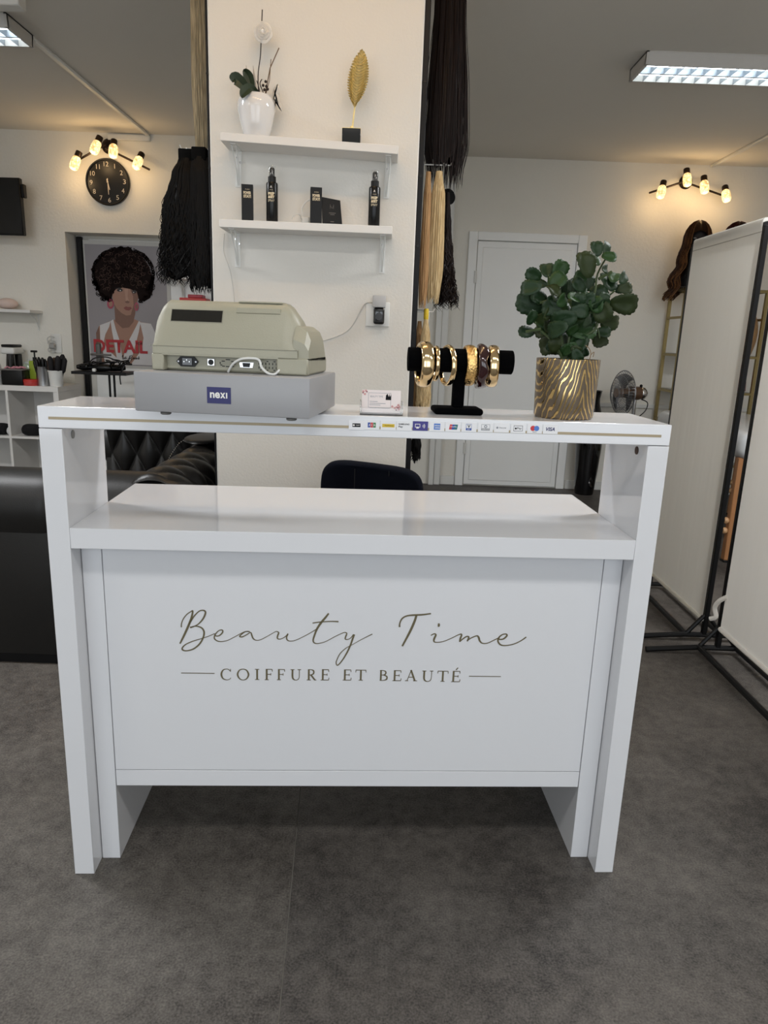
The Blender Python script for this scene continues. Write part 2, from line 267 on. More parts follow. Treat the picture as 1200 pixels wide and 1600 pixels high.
# ================================================================== ROOM
CZ = 2.555
XL, XR, YF, YB, YB2 = -3.9, 3.4, -2.8, 5.9, 5.6
fm = mat('floor_seam_base', 'a8a49c', .8)
floor = MB().box(XL-.1, XR+.1, YF-.1, 6.1, -.09, -.004).build('floor', fm); struct(floor)
def floor_mat(name, a, b):
    M = mat(name, a, .55, var=.1, spec=.35); nt = M.node_tree; N = nt.nodes; L = nt.links; bs = N['Principled BSDF']
    tc = N.new('ShaderNodeTexCoord')
    n1 = N.new('ShaderNodeTexNoise'); n1.inputs['Scale'].default_value = 2.2; n1.inputs['Detail'].default_value = 5; n1.inputs['Roughness'].default_value = .6
    n2 = N.new('ShaderNodeTexNoise'); n2.inputs['Scale'].default_value = 230; n2.inputs['Detail'].default_value = 3
    n3 = N.new('ShaderNodeTexNoise'); n3.inputs['Scale'].default_value = 28; n3.inputs['Detail'].default_value = 6; n3.inputs['Roughness'].default_value = .7
    for n in (n1, n2, n3): L.new(tc.outputs['Object'], n.inputs['Vector'])
    def math_(op, x, y):
        q = N.new('ShaderNodeMath'); q.operation = op
        for i, v in enumerate((x, y)):
            if isinstance(v, (int, float)): q.inputs[i].default_value = v
            else: L.new(v, q.inputs[i])
        return q.outputs[0]
    f = math_('ADD', math_('MULTIPLY', n1.outputs['Fac'], .55), math_('ADD', math_('MULTIPLY', n3.outputs['Fac'], .45), math_('MULTIPLY', n2.outputs['Fac'], .5)))
    rp = N.new('ShaderNodeValToRGB'); e = rp.color_ramp.elements
    e[0].position = .60; e[0].color = (*lin(a), 1); e[1].position = .92; e[1].color = (*lin(b), 1)
    L.new(f, rp.inputs[0]); L.new(rp.outputs[0], bs.inputs['Base Color'])
    return M
FL1 = floor_mat('vinyl_light_sheet', '34302d', '706b65'); FL2 = floor_mat('vinyl_dark_sheet', '2d2a28', '68635e')
def sheet(x0b, x0f, x1b, x1f):   # x at far end (y=6.1) and at near end (y=-2.9)
    b = MB(); b.prism([(x0f, YF-.1), (x1f, YF-.1), (x1b, 6.1), (x0b, 6.1)], .004, T_((0, 0, -.004))); return b
sl = (-.199+.155)/(1.685-1.004)
xs = lambda y: -.155+sl*(y-1.004)
sheet(XL-.1, XL-.1, xs(6.1)-.0011, xs(YF-.1)-.0013).build('vinyl_sheet', FL1, floor, label='lighter grey vinyl sheet')
sheet(xs(6.1)+.0011, xs(YF-.1)+.0011, XR+.1, XR+.1).build('vinyl_sheet', FL2, floor, label='darker grey vinyl sheet')
struct(MB().box(XL-.1, XR+.1, YF-.1, 6.1, CZ, CZ+.12).build('ceiling', CEIL))
struct(MB().box(XL-.12, XL, YF-.1, 6.1, 0, CZ).build('wall_left', PLASTER))
struct(MB().box(XR, XR+.12, YF-.1, 6.1, 0, CZ).build('wall_right', PLASTER))
b = MB()
NX0, NX1, NZ = -2.455, -1.05, 1.872
b.box(-.6, XR, YB, YB+.15, 0, CZ)
b.box(XL, NX0, YB2, YB+.15, 0, CZ); b.box(NX0, NX1, YB2, YB+.15, NZ, CZ); b.box(NX1, -.6, YB2, YB+.15, 0, CZ)
b.box(NX0, NX1, 5.80, YB+.15, 0, NZ)
struct(b.build('wall_back', ROUGHCAST, smooth=False))
# shop front behind the camera: wall with two window openings
b = MB()
for x0, x1, z0, z1 in ((XL, -2.95, 0, CZ), (2.95, XR, 0, CZ), (-.2, .2, .4, 2.5), (-2.95, 2.95, 0, .4), (-2.95, 2.95, 2.5, CZ)):
    b.box(x0, x1, YF-.15, YF, z0, z1)
struct(b.build('wall_front', PLASTER, smooth=False))
GLZ = mat('window_glass', 'ffffff', 0., trans=1., var=0.)
for i, (x0, x1) in enumerate(((-2.95, -.2), (.2, 2.95))):
    b = MB()
    for a0, a1, z0, z1 in ((x0, x0+.06, .4, 2.5), (x1-.06, x1, .4, 2.5), (x0+.06, x1-.06, .4, .46), (x0+.06, x1-.06, 2.44, 2.5)):
        b.box(a0, a1, YF-.1, YF-.03, z0, z1)
    wn = struct(b.build('window_%d' % (i+1), BLACKM, smooth=False))
# column with the shelves
CX0, CX1, CY0, CY1 = -.618, .072, 2.55, 3.15
struct(MB().box(CX0, CX1, CY0, CY1, 0, CZ, .004).build('column', PLASTER))
# back door of the right part
d1 = MB()
d1.box(.585, .655, 5.872, 5.9, 0, 2.02, .004); d1.box(1.44, 1.51, 5.872, 5.9, 0, 2.02, .004); d1.box(.655, 1.44, 5.872, 5.9, 1.955, 2.02, .004)
d1 = struct(d1.build('door_1', DOORP))
MB().box(.659, 1.436, 5.88, 5.9, .012, 1.95, .003).build('door_leaf', DOORP, d1)
MB().box(.70, 1.395, 5.876, 5.882, .05, 1.905, .004).build('door_panel', DOORP, d1)
for z in (1.68, .32):
    MB().cyl((.652, 5.868, z-.045), (.652, 5.868, z+.045), .011, n=10).build('hinge', WHITEP, d1)
b = MB(); b.cyl((1.37, 5.876, 1.02), (1.37, 5.835, 1.02), .009, n=10); b.tube([(1.37, 5.838, 1.02), (1.33, 5.836, 1.02), (1.26, 5.838, 1.02)], .008, n=8)
b.build('handle', CHROME, d1)
# white ducts and boards
def trim(n, *boxes, m=WHITEP, bev=.004):
    b = MB()
    for q in boxes: b.box(*q, bev)
    return struct(b.build('trim_%d' % n, m))
trim(1, (.36, .405, 5.845, 5.9, 0, 2.36), (.405, .46, 5.862, 5.9, 0, 2.36))
trim(2, (-1.815, -1.785, 3.87, 5.58, 2.537, CZ))
trim(3, (2.385, 2.415, 4.035, 5.88, 2.537, CZ))
trim(4, (-2.09, -1.785, 5.575, 5.6, 2.505, 2.545))
trim(5, (-1.79, -1.62, 3.40, 3.47, 2.50, CZ), m=WHITEP)
trim(6, (1.62, XR, 5.882, 5.9, .70, .735), m=WHITEP)
struct(MB().box(1.52, XR, 5.886, 5.9, 0, .075, .003).build('baseboard_back', WHITEP))
struct(MB().box(.462, .583, 5.886, 5.9, 0, .075, .003).build('baseboard_back', WHITEP))
# recessed door behind the poster
d2 = struct(MB().box(-2.355, NX1-.05, 5.775, 5.8, .01, 1.85, .004).build('door_2', DOORP))
MB().box(NX0+.01, -2.405, 5.765, 5.8, 0, NZ-.01, .003).build('door_edge', BLACKP, d2, label='black vertical edge of the recessed door')

# ================================================================== RECEPTION DESK
DL = (-.0497, 1.3745, 0); DYAW = .0537
DM = T_(DL) @ RZ(DYAW)
desk = thing('reception_desk', 'white glossy reception desk with gold lettering on its front', 'reception desk', DL, DYAW)
H = 1.045
def dpart(mb, name, m=WHITE_GLOSS, parent=None, **k): return mb.build(name, m, parent or desk, M=DM, **k)
top = dpart(MB().box(-.615, .615, 0, .223, H-.0417, H, .0012), 'counter_top')
for s, y in ((-1, .233), (1, .233)):
    x0, x1 = sorted((s*.615, s*.572))
    lg = dpart(MB().box(x0, x1, 0, y, 0, H-.0429, .001), 'side_leg')
    xi = s*.572
    b = MB(); b.cyl((xi, .052, .985), (xi-s*.0015, .052, .985), .0085, n=14)
    dpart(b, 'screw_cap', mat('grey_cap', '8a8a88', .5) if s < 0 else mat('brown_hole', '4a352a', .7), lg, label='grey round screw cap' if s < 0 else 'brown uncapped screw hole')
for x in (-.545, .545):
    b = MB(); b.cyl((x, .16, H-.0417), (x, .16, H-.0435), .007, n=10)
    dpart(b, 'screw_plug', mat('dark_grey_cap', '55524e', .6), top)
dpart(MB().box(-.5715, .5715, 0, .437, .7636, .806, .001), 'worktop')
for s in (-1, 1):
    x0, x1 = sorted((s*.5705, s*.530))
    dpart(MB().box(x0, x1, .05, .41, 0, .763, .0008), 'inner_side_panel')
dpart(MB().box(-.5285, .5285, .0505, .069, .2325, .7625, .0006), 'front_panel')
dpart(MB().box(-.5285, .5285, .05, .40, .1915, .2312, .0008), 'bottom_panel')
dpart(MB().box(-.5285, .5285, .39, .405, .232, .45, .0006), 'modesty_board')
dpart(MB().box(-.595, .596, -.0006, .001, 1.0200, 1.0252), 'gold_stripe', GOLDLINE, smooth=False, label='thin gold stripe along the counter edge')
for i, (k0, k1, lab) in enumerate(((0, 9, 'bronze handwritten word Beauty'), (9, 15, 'bronze handwritten word Time'))):
    b = MB()
    for s in SCRIPT_STROKES[k0:k1]: b.stroke(s, FR(0, .0503, 0))
    dpart(b, 'script_word', GOLDPRINT, label=lab, smooth=False)
def serif(b, ch, x0, x1, z0, z1):
    h = z1-z0; wd = x1-x0; tk, th, sf = h*.15, h*.06, h*.055
    if ch == '\u00c9': hz = h/1.0; 
    P = lambda x, y: (x0+x*wd, z0+y*h)
    F = FR(0, .0503, 0)
    def ln(x, y, X, Y, w_): a, c = P(x, y), P(X, Y); b.stroke([(*a, w_), (*c, w_)], F)
    def sr(x, y, hw): a = P(x, y); b.stroke([(a[0]-hw*h, a[1], sf), (a[0]+hw*h, a[1], sf)], F)
    def cv(pts): b.stroke([(*P(x, y), q*h) for x, y, q in pts], F)
    if ch in 'EF\u00c9':
        ln(.2, 0, .2, 1, tk); sr(.2, .02, .17); ln(.1, .975, .93, .975, th); ln(.93, .99, .96, .78, th*.9); ln(.2, .52, .75, .52, th); ln(.75, .62, .75, .42, th*.9)
        if ch != 'F': ln(.1, .025, .95, .025, th); ln(.95, .02, 1.0, .24, th*.9)
        if ch == '\u00c9': ln(.45, 1.1, .68, 1.3, th*1.3)
    elif ch == 'I': ln(.5, 0, .5, 1, tk); sr(.5, .025, .18); sr(.5, .975, .18)
    elif ch == 'T': ln(.5, 0, .5, 1, tk); sr(.5, .025, .18); ln(0, .97, 1, .97, th); ln(.02, .99, 0, .76, th*.9); ln(.98, .99, 1, .76, th*.9)
    elif ch == 'U':
        cv([(.2, 1, .15), (.2, .35, .15), (.28, .1, .12), (.5, .0, .06), (.72, .1, .06), (.8, .35, .055), (.8, 1, .055)]); sr(.2, .975, .17); sr(.8, .975, .15)
    elif ch == 'A': ln(.5, 1.02, .14, 0, th); ln(.47, 1.02, .86, 0, tk); ln(.26, .36, .72, .36, th); sr(.12, .025, .14); sr(.88, .025, .17)
    elif ch == 'O': cv([(.5, 1.0, .06), (.2, .88, .1), (.04, .5, .14), (.2, .12, .1), (.5, 0, .06), (.8, .12, .1), (.96, .5, .14), (.8, .88, .1), (.5, 1.0, .06)])
    elif ch == 'C': cv([(.93, .8, .05), (.75, .96, .06), (.5, 1.0, .06), (.2, .86, .11), (.06, .5, .15), (.2, .13, .11), (.55, 0, .06), (.85, .06, .05), (.97, .2, .04)]); ln(.95, 1.0, .95, .76, th*.9)
    elif ch == 'R':
        ln(.2, 0, .2, 1, tk); sr(.2, .025, .17); cv([(.1, .97, .06), (.45, .97, .06), (.72, .86, .12), (.7, .6, .12), (.42, .5, .06), (.2, .5, .05)]); ln(.42, .5, .86, .03, tk*.9); sr(.9, .025, .1)
    elif ch == 'B':
        ln(.2, 0, .2, 1, tk); cv([(.08, .97, .06), (.45, .97, .06), (.72, .86, .11), (.7, .63, .11), (.45, .54, .06), (.2, .53, .05)]); cv([(.2, .53, .05), (.5, .53, .06), (.86, .4, .12), (.84, .14, .12), (.5, .03, .06), (.08, .03, .06)])
for a in SERIF:
    b = MB(); serif(b, *a); dpart(b, 'capital_letter', GOLDPRINT, smooth=False)
for x0, z0, x1, z1 in DASHES:
    b = MB(); zc = (z0+z1)/2; b.stroke([(x0, zc, .0016), ((x0+x1)/2, zc, .0016), (x1, zc, .0016)], FR(0, .0503, 0)); dpart(b, 'lettering_dash', GOLDPRINT, smooth=False)

# payment stickers along the counter edge
SW, SH = .0305, .0182
def sticker(x, z, label, bg=PAPER):
    return dpart(MB().box(x-SW/2+.0004, x+SW/2-.0004, -.0013, -.0006, z-SH/2, z+SH/2), 'payment_sticker', bg, smooth=False, label=label)
def pr(st, mb, m): dpart(mb, 'print', m, st, smooth=False)
YS = -.00135
def rect(x0, x1, z0, z1, y=YS, d=.0001): return MB().box(x0, x1, y-d, y, z0, z1)
def txt(s_, x, z, w_, h_, y=-.0016, **k): return MB().text(s_, FR(x, y, z), w_, h_, align='C', d=0, **k)
sx = [-.0099, .0198, .0521, .083, .1146, .147, .1785, .2100, .2427, .2743, .3073, .3402, .3716]
sz = [1.0264, 1.0276, 1.0274, 1.0278, 1.0285, 1.0283, 1.0284, 1.029, 1.0295, 1.0298, 1.0295, 1.0298, 1.0296]
BLUE = mat('print_blue', '24489a', .45); TEAL = mat('print_teal', '1c6a6e', .45); YEL = mat('print_yellow', 'd2b22e', .45); PRED = mat('print_red', 'c22f37', .45)
PGRN = mat('print_green', '2c7a44', .45); PURP = mat('print_purple', '37307f', .4); LBLUE = mat('print_light_blue', '4a78c4', .45); GREYI = mat('print_grey', '8c8f96', .5)
x, z = sx[0], sz[0]; st = sticker(x, z, 'white sticker with a small black mark'); pr(st, rect(x-.0078, x+.0078, z-.0035, z+.0035), INK)
pr(st, txt('TWINT', x+.0025, z-.0013, .0085, .0026), WHITEINK); b = MB(); b.cyl((x-.0052, YS-.0001, z), (x-.0052, YS-.0003, z), .0019, n=10); pr(st, b, WHITEINK)
x, z = sx[1], sz[1]; st = sticker(x, z, 'white sticker with blue, red and green bars')
for i, mm in enumerate((BLUE, PRED, PGRN)):
    pr(st, rect(x-.0078+i*.0053, x-.0028+i*.0053, z-.0048, z+.0048), mm); pr(st, txt('JCB'[i], x-.0053+i*.0053, z-.0018, .003, .0036), WHITEINK)
x, z = sx[2], sz[2]; st = sticker(x, z, 'white sticker with a yellow bar'); pr(st, rect(x-.012, x+.012, z-.0032, z+.0032), YEL); pr(st, txt('PostFinance', x+.001, z-.001, .016, .0024), INK)
x, z = sx[3], sz[3]; st = sticker(x, z, 'white sticker with two lines of black words'); pr(st, txt('SAMSUNG', x-.0005, z+.0018, .021, .0031, bold=.02), INK); pr(st, txt('Pay', x-.0068, z-.0042, .0085, .0042, bold=.02), INK)
x, z = sx[4], sz[4]; st = sticker(x, z, 'purple sticker with a white contactless card sign', PURP)
pr(st, rect(x-.0105, x-.0005, z-.003, z+.004), WHITEINK); pr(st, rect(x-.0095, x-.0015, z-.002, z+.003, YS-.0001), PURP); pr(st, rect(x-.008, x-.003, z-.005, z-.0015, YS-.0002), WHITEINK)
for i in range(3):
    r = .0022+i*.0019; b = MB(); b.stroke([(x+.0028+r*cos(a), z+r*sin(a), .0008) for a in (-.8, -.4, 0, .4, .8)], FR(0, YS, 0), .0002); pr(st, b, WHITEINK)
x, z = sx[5], sz[5]; st = sticker(x, z, 'white sticker with a blue square'); pr(st, rect(x-.006, x+.0064, z-.006, z+.006), LBLUE)
pr(st, txt('AMERICAN', x+.0002, z+.0006, .0105, .0028, bold=.02), WHITEINK); pr(st, txt('EXPRESS', x+.0012, z-.0038, .0095, .0028, bold=.02), WHITEINK)
x, z = sx[6], sz[6]; st = sticker(x, z, 'white sticker with a slanted red, blue and teal card')
for i, mm in enumerate((PRED, BLUE, TEAL)):
    b = MB(); q = x-.0078+i*.005; b.prism([(q, z-.005), (q+.0058, z-.005), (q+.0075, z+.005), (q+.0017, z+.005)], .00012, FR(0, YS-.00004*i, 0)); pr(st, b, mm)
pr(st, txt('UnionPay', x+.001, z-.001, .0125, .003, bold=.02), WHITEINK)
x, z = sx[7], sz[7]; st = sticker(x, z, 'white sticker with a letter V above a blue box'); pr(st, rect(x-.006, x+.0052, z-.0062, z+.0062), BLUE); pr(st, rect(x-.0053, x+.0045, z-.0018, z+.0055, YS-.0001), PAPER)
pr(st, txt('V', x-.0004, z-.001, .0062, .0058, bold=.03, y=-.0017), INK); pr(st, txt('PAY', x-.0004, z-.0052, .005, .0022, y=-.0017), WHITEINK)
x, z = sx[8], sz[8]; st = sticker(x, z, 'white sticker with a grey boxed round emblem'); pr(st, rect(x-.0085, x+.0085, z-.006, z+.006), GREYI); pr(st, rect(x-.0078, x+.0078, z-.0018, z+.0053, YS-.0001), PAPER)
b = MB(); b.cyl((x, YS-.0002, z+.0018), (x, YS-.0003, z+.0018), .0032, n=14); pr(st, b, GREYI); pr(st, txt('DINERS CLUB', x, z-.005, .014, .0024, y=-.0017), WHITEINK); b = MB(); b.cyl((x, YS-.0003, z+.0018), (x, YS-.0004, z+.0018), .0014, n=10); pr(st, b, PAPER)
x, z = sx[9], sz[9]; st = sticker(x, z, 'white sticker with a tiny grey round sign and word'); b = MB(); b.cyl((x-.0085, YS, z), (x-.0085, YS-.0002, z), .0022, n=12); pr(st, b, GREYI); pr(st, txt('Discover', x+.0025, z-.0012, .0135, .0028), INK)
x, z = sx[10], sz[10]; st = sticker(x, z, 'white sticker with a thin black rounded frame'); pr(st, rect(x-.009, x+.009, z-.0055, z+.0055), INK); pr(st, rect(x-.0083, x+.0083, z-.0048, z+.0048, YS-.0001), PAPER)
b = MB(); b.cyl((x-.0048, YS-.0002, z-.0003), (x-.0048, YS-.0003, z-.0003), .0019, n=12); pr(st, b, INK); pr(st, txt('Pay', x+.0022, z-.0028, .0085, .0052, y=-.0017, bold=.01), INK)
x, z = sx[11], sz[11]; st = sticker(x, z, 'white sticker with a red and a blue disc')
b = MB(); b.cyl((x-.0036, YS, z+.0008), (x-.0036, YS-.0002, z+.0008), .0052, n=18); pr(st, b, PRED); b = MB(); b.cyl((x+.0036, YS, z+.0008), (x+.0036, YS-.0003, z+.0008), .0052, n=18); pr(st, b, LBLUE); pr(st, txt('maestro', x, z-.0072, .008, .0018), INK)
x, z = sx[12], sz[12]; st = sticker(x, z, 'white sticker with bold slanted dark blue letters'); pr(st, txt('VISA', x-.0003, z-.0032, .0178, .0072, shear=.25, bold=.03), NAVY)

# ================================================================== CASH DRAWER + REGISTER
dy = radians(-5.8)
CDL = (-.4535, 1.272, 1.050); CM = T_(CDL) @ RZ(dy)
dr = thing('cash_box', 'flat grey steel cash box on the counter under the beige register', 'cash box', CDL, dy)
MB().box(0, .319, 0, .25, 0, .0705, .003, 2).build('drawer_box', GREYMET, dr, M=CM)
for x, y in ((.053, .012), (.284, .012), (.053, .235), (.284, .235)):
    MB().lathe([(.0075, .0), (.0095, -.0008), (.0095, -.0035), (.0075, -.005)], M=CM @ T_((x, y, 0)), n=12).build('rubber_foot', mat('rubber_grey', '5a5a58', .7), dr)
st = MB().box(.135, .178, -.0009, 0, .020, .0485).build('brand_sticker', NAVY, dr, M=CM, smooth=False, label='dark blue sticker with white letters')
for ch_, x_, w_, h_, dz_ in (('n', .1446, .0085, .0098, 0), ('e', .1540, .0092, .0104, -.0003), ('x', .1637, .0095, .0098, 0)):
    MB().text(ch_, CM @ FR(x_, -.0010, .0295+dz_), w_, h_, bold=.03, align='C', d=.0001).build('print', WHITEINK, st, smooth=False)
MB().box(.1694, .1718, -.0012, -.0009, .0295, .0393, M=CM).build('print', WHITEINK, st, smooth=False)
RL = CM @ Vector((0, 0, .0712))
RM = T_(RL) @ RZ(dy)
rg = thing('cash_register', 'beige cash register with dark display on top of the grey drawer', 'cash register', RL, dy)
def prof(zt, inset=0.):
    # (y,z) outline, front -> top -> back ; zt height of the crest
    k = zt/.126
    return [(.05+inset, .03), (.05+inset, .044), (.056+inset, .058*min(1, k*1.05)), (.074+inset, .108*k), (.082+inset, .120*k), (.094+inset, zt), (.118, zt), (.17, .10*k), (.225, .062*min(k, 1)), (.228, .03)]
ST_ = [(.014, .060), (.016, .1), (.026, .118), (.036, .126), (.255, .1255), (.264, .119), (.281, .096), (.285, .08)]
MB().ring_loft([[RM @ Vector((x, y, z)) for y, z in prof(zt, .004 if i in (0,) else 0)] for i, (x, zt) in enumerate(ST_)]).build('upper_housing', BEIGE, rg, angle=30)
b = MB(); b.box(.013, .304, .066, .228, 0, .0305, .004); b.box(.013, .036, .05, .07, 0, .0305, .002); b.box(.246, .304, .05, .07, 0, .0305, .003)
b.box(.033, .25, .05, .07, .0275, .0305); b.build('lower_housing', BEIGE, rg, M=RM)
b = MB()
b.ring_loft([[RM @ Vector((x, y, z)) for y, z in ((.055, .0300), (.055, z1*.7), (.075, z1), (.19, z1), (.21, z1*.6), (.212, .0300))] for x, z1 in ((.276, .088), (.284, .087), (.297, .078), (.304, .062), (.305, .04))])
b.build('printer_bulge', BEIGE, rg, angle=25)
# window on the sloped face
A, B2 = Vector((0, .0565, .060)), Vector((0, .075, .109))
sd = (B2-A).normalized(); nn = Vector((0, -sd.z, sd.y))
def slope(x, s_, o): p = A+sd*s_; return RM @ Vector((x, p.y+nn.y*o, p.z+nn.z*o))
def slab(x0, x1, s0, s1, o0, o1):
    b = MB(); b.ring_loft([[slope(x0, s0, o0), slope(x1, s0, o0), slope(x1, s1, o0), slope(x0, s1, o0)], [slope(x0, s0, o1), slope(x1, s0, o1), slope(x1, s1, o1), slope(x0, s1, o1)]]); return b
slab(.046, .141, .030, .0515, -.002, .0012).build('display_window', DARKWIN, rg, smooth=False)
slab(.0445, .1425, .0285, .053, -.002, .0006).build('display_frame', BEIGEDK, rg, smooth=False)
b = MB(); b.box(.166, .248, .088, .125, .1245, .1275, .001); b.build('paper_cover', BEIGE, rg, M=RM)
slab(.167, .248, .049, .058, -.001, .0022).build('cover_lip', BEIGE, rg, smooth=False)
b = MB(); b.box(.012, .287, .0492, .051, .0432, .0442); b.build('seam_groove', BEIGEDK, rg, M=RM)
pp = Vector((.076, .0655, .0165))
b = MB(); b.prism([(-.021, 0), (-.013, .009), (.013, .009), (.021, 0), (.013, -.009), (-.013, -.009)], .003, RM @ FR(*pp)); ps = b.build('power_socket', BLACKP, rg)
b = MB(); b.prism([(-.009, -.006), (.009, -.006), (.009, .006), (-.009, .006)], .0012, RM @ FR(pp.x, pp.y-.003, pp.z)); b.build('socket_well', BLACKGL, ps)
for px, pz in ((-.005, 0), (.005, 0), (0, .003)): MB().cyl(RM @ Vector((pp.x+px, pp.y-.004, pp.z+pz)), RM @ Vector((pp.x+px, pp.y-.0065, pp.z+pz)), .001, n=6).build('pin', CHROME, ps)
for q in (-.0165, .0165): MB().cyl(RM @ Vector((pp.x+q, pp.y-.003, pp.z)), RM @ Vector((pp.x+q, pp.y-.0045, pp.z)), .0016, n=8).build('screw', STEEL, ps)
b = MB(); b.box(.1135, .1275, .063, .066, .0105, .0235, .0008); dn = b.build('round_port', CHROME, rg, M=RM)
MB().cyl(RM @ Vector((.1205, .063, .017)), RM @ Vector((.1205, .0622, .017)), .0052, n=14).build('port_hole', BLACKP, dn)
b = MB()
for x0, x1, z0, z1 in ((.1375, .141, .012, .0135), (.1365, .138, .0145, .018), (.140, .146, .019, .0205), (.148, .156, .022, .0235), (.158, .164, .019, .0205), (.164, .1655, .014, .018), (.148, .156, .0095, .011), (.141, .146, .010, .0115), (.158, .163, .010, .0115)):
    b.box(x0, x1, .065, .0662, z0, z1)
for c_ in (.2135, .226, .239):
    for x0, x1, z0, z1 in ((-.004, -.0028, .009, .013), (-.004, -.0028, .016, .020), (.0028, .004, .009, .013), (.0028, .004, .016, .020), (-.0015, .0015, .0215, .023), (-.0015, .0015, .006, .0075)):
        b.box(c_+x0, c_+x1, .065, .0662, z0, z1)
b.build('knockout_slots', BLACKP, rg, M=RM)
b = MB(); b.prism([(-.0135, .0045), (.0135, .0045), (.0115, -.0045), (-.0115, -.0045)], .0015, RM @ FR(.187, .0655, .0145)); sp = b.build('serial_port', CHROME, rg)
b = MB(); b.prism([(-.0075, .0038), (.0075, .0038), (.006, -.0038), (-.006, -.0038)], .001, RM @ FR(.187, .064, .0145)); b.build('port_hole', BLACKP, sp)
b = MB(); b.tube([RM @ Vector(p) for p in cat([(.153, .062, .001), (.165, .054, .016), (.182, .050, .0255), (.205, .049, .0275), (.2155, .050, .024), (.22, .047, .013), (.232, .044, .003), (.245, .044, .0015), (.252, .052, .009)], 6)], .0022, n=6)
b.build('white_cable', WHITEP, rg, label='white cable looped across the ports')
# ================================================================== ON THE COUNTER
def dloc(x, y, z=H): return DM @ Vector((x, y, z))
# --- business card holder and card
ch = thing('card_holder', 'small clear acrylic card holder on the counter by the cash drawer', 'card holder', dloc(.038, .04), DYAW)
b = MB()
x0, x1 = -.0035, .081
b.box(x0, x1, .018, .062, H, H+.0022, .0004); b.box(x0, x1, .060, .0622, H+.0022, H+.022, .0004); b.box(x0, x1, .018, .0200, H+.0022, H+.014, .0004)
b.box(x0, x0+.0022, .0202, .0598, H+.0022, H+.026, .0004); b.box(x1-.0022, x1, .0202, .0598, H+.0022, H+.026, .0004)
b.build('acrylic_tray', GLASS, ch, M=DM, smooth=False)
CARD = DM @ T_((.0385, .035, H+.003)) @ Matrix.Rotation(radians(-9), 4, 'X')
bc = tag(MB().box(-.0385, .0385, 0, .010, 0, .0445, M=CARD).build('business_card', mat('card_stock', 'e6dad6', .5, var=.02), None, smooth=False), 'white business cards with pink flowers standing in the clear holder', 'business cards')
CF = CARD @ FR(0, -.0002, 0)
def cprint(mb, m): mb.build('print', m, bc, smooth=False)
b = MB()
for a in ((-.026, .010, .019, .0106), (-.026, .0384, .019, .039)): b.prism([(a[0], a[1]), (a[2], a[1]), (a[2], a[3]), (a[0], a[3])], .0001, CF)
for a in (-.026, .0184): b.prism([(a, .010), (a+.0006, .010), (a+.0006, .039), (a, .039)], .0001, CF)
cprint(b, GREYI)
cprint(MB().text('BEAUTY TIME', CF @ T_((-.0095, .030, 0)), .025, .0036, align='C', d=.0001), GREYI)
b = MB()
for i, (wd, y) in enumerate(((.016, .0215), (.032, .0178), (.022, .0146), (.040, .0085))): b.prism([(-.0235, y), (-.0235+wd, y), (-.0235+wd, y+.001), (-.0235, y+.001)], .0001, CF)
cprint(b, GREYI)
b = MB(); b.prism([(.0085, .0255), (.0195, .0255), (.0195, .0365), (.017, .032), (.016, .038), (.0145, .032), (.012, .038), (.009, .0345)], .0001, CF); cprint(b, INK)
PK = mat('print_pink', 'c98f8c', .5); PK2 = mat('print_rose', '8a5a62', .5)
b = MB(); rnd = random.Random(3)
for cx, cy in [(-.036, .041), (-.031, .0425), (-.033, .036), (.031, .012), (.035, .008), (.027, .010), (.034, .016), (.022, .013), (.036, .0125)]:
    r = .0022; b.prism([(cx+r*(1+.35*cos(5*t))*cos(t), cy+r*(1+.35*cos(5*t))*sin(t)) for t in [2*pi*i/20 for i in range(20)]], .0001, CF)
cprint(b, PK)
b = MB()
for cx, cy in [(-.0365, .0385), (-.029, .0405), (.0335, .0105), (.03, .0065)]: b.prism([(cx+.0016*cos(t), cy+.0016*sin(t)) for t in [2*pi*i/10 for i in range(10)]], .00015, CF)
cprint(b, PK2)

# --- bracelet stand and six bangles
BZ = 1.1525; BY = .10; BX0, BX1 = .0925, .308
bs = thing('bracelet_stand', 'black velvet T-shaped bracelet stand holding bangles on the counter', 'bracelet stand', dloc(.2, BY), DYAW)
MB().box(.148, .249, .062, .138, H, H+.0135, .006, 3).build('base', VELVET, bs, M=DM)
MB().box(.188, .2115, .088, .112, H+.0135, BZ-.018, .002).build('post', VELVET, bs, M=DM)
MB().tube([(BX0, BY, BZ), (BX0+.001, BY, BZ), ((BX0+BX1)/2, BY, BZ), (BX1-.001, BY, BZ), (BX1, BY, BZ)], [.0232, .0242, .0242, .0242, .0232], 28).build('crossbar', VELVET, bs, M=DM)
def bangle(x, R_in, wd, th, label, m=GOLD, yawd=0., tilt=0., twist=False, dome=1., colr='gold bangles on the velvet stand'):
    zc = BZ+.0245-R_in-.0003
    C = dloc(x, BY, zc); M = DM @ T_((x, BY, zc)) @ T_((0, 0, R_in)) @ RZ(radians(yawd)) @ Matrix.Rotation(radians(tilt), 4, 'Y') @ T_((0, 0, -R_in))
    b = MB(); rings = []; n, kk = 56, 14
    for i in range(n):
        a = 2*pi*i/n; ring = []
        for j in range(kk):
            t = 2*pi*j/kk
            u, v = wd/2*cos(t), th/2*sin(t)
            if twist:
                q = 1+.16*sin(6*a+2*t); u *= q; v *= q; u += wd*.07*sin(6*a)
            rr_ = R_in+th/2+v
            ring.append(M @ Vector((u, rr_*cos(a), rr_*sin(a))))
        rings.append(ring)
    rings.append(rings[0])
    bm_ = b; R = [[b.bm.verts.new(p) for p in r] for r in rings[:-1]]
    for i in range(n):
        for j in range(kk):
            p, q = R[i], R[(i+1) % n]; b.bm.faces.new((p[j], p[(j+1) % kk], q[(j+1) % kk], q[j]))
    o = b.build('bangle', m, None, angle=60); tag(o, label, 'bangle', colr); return o
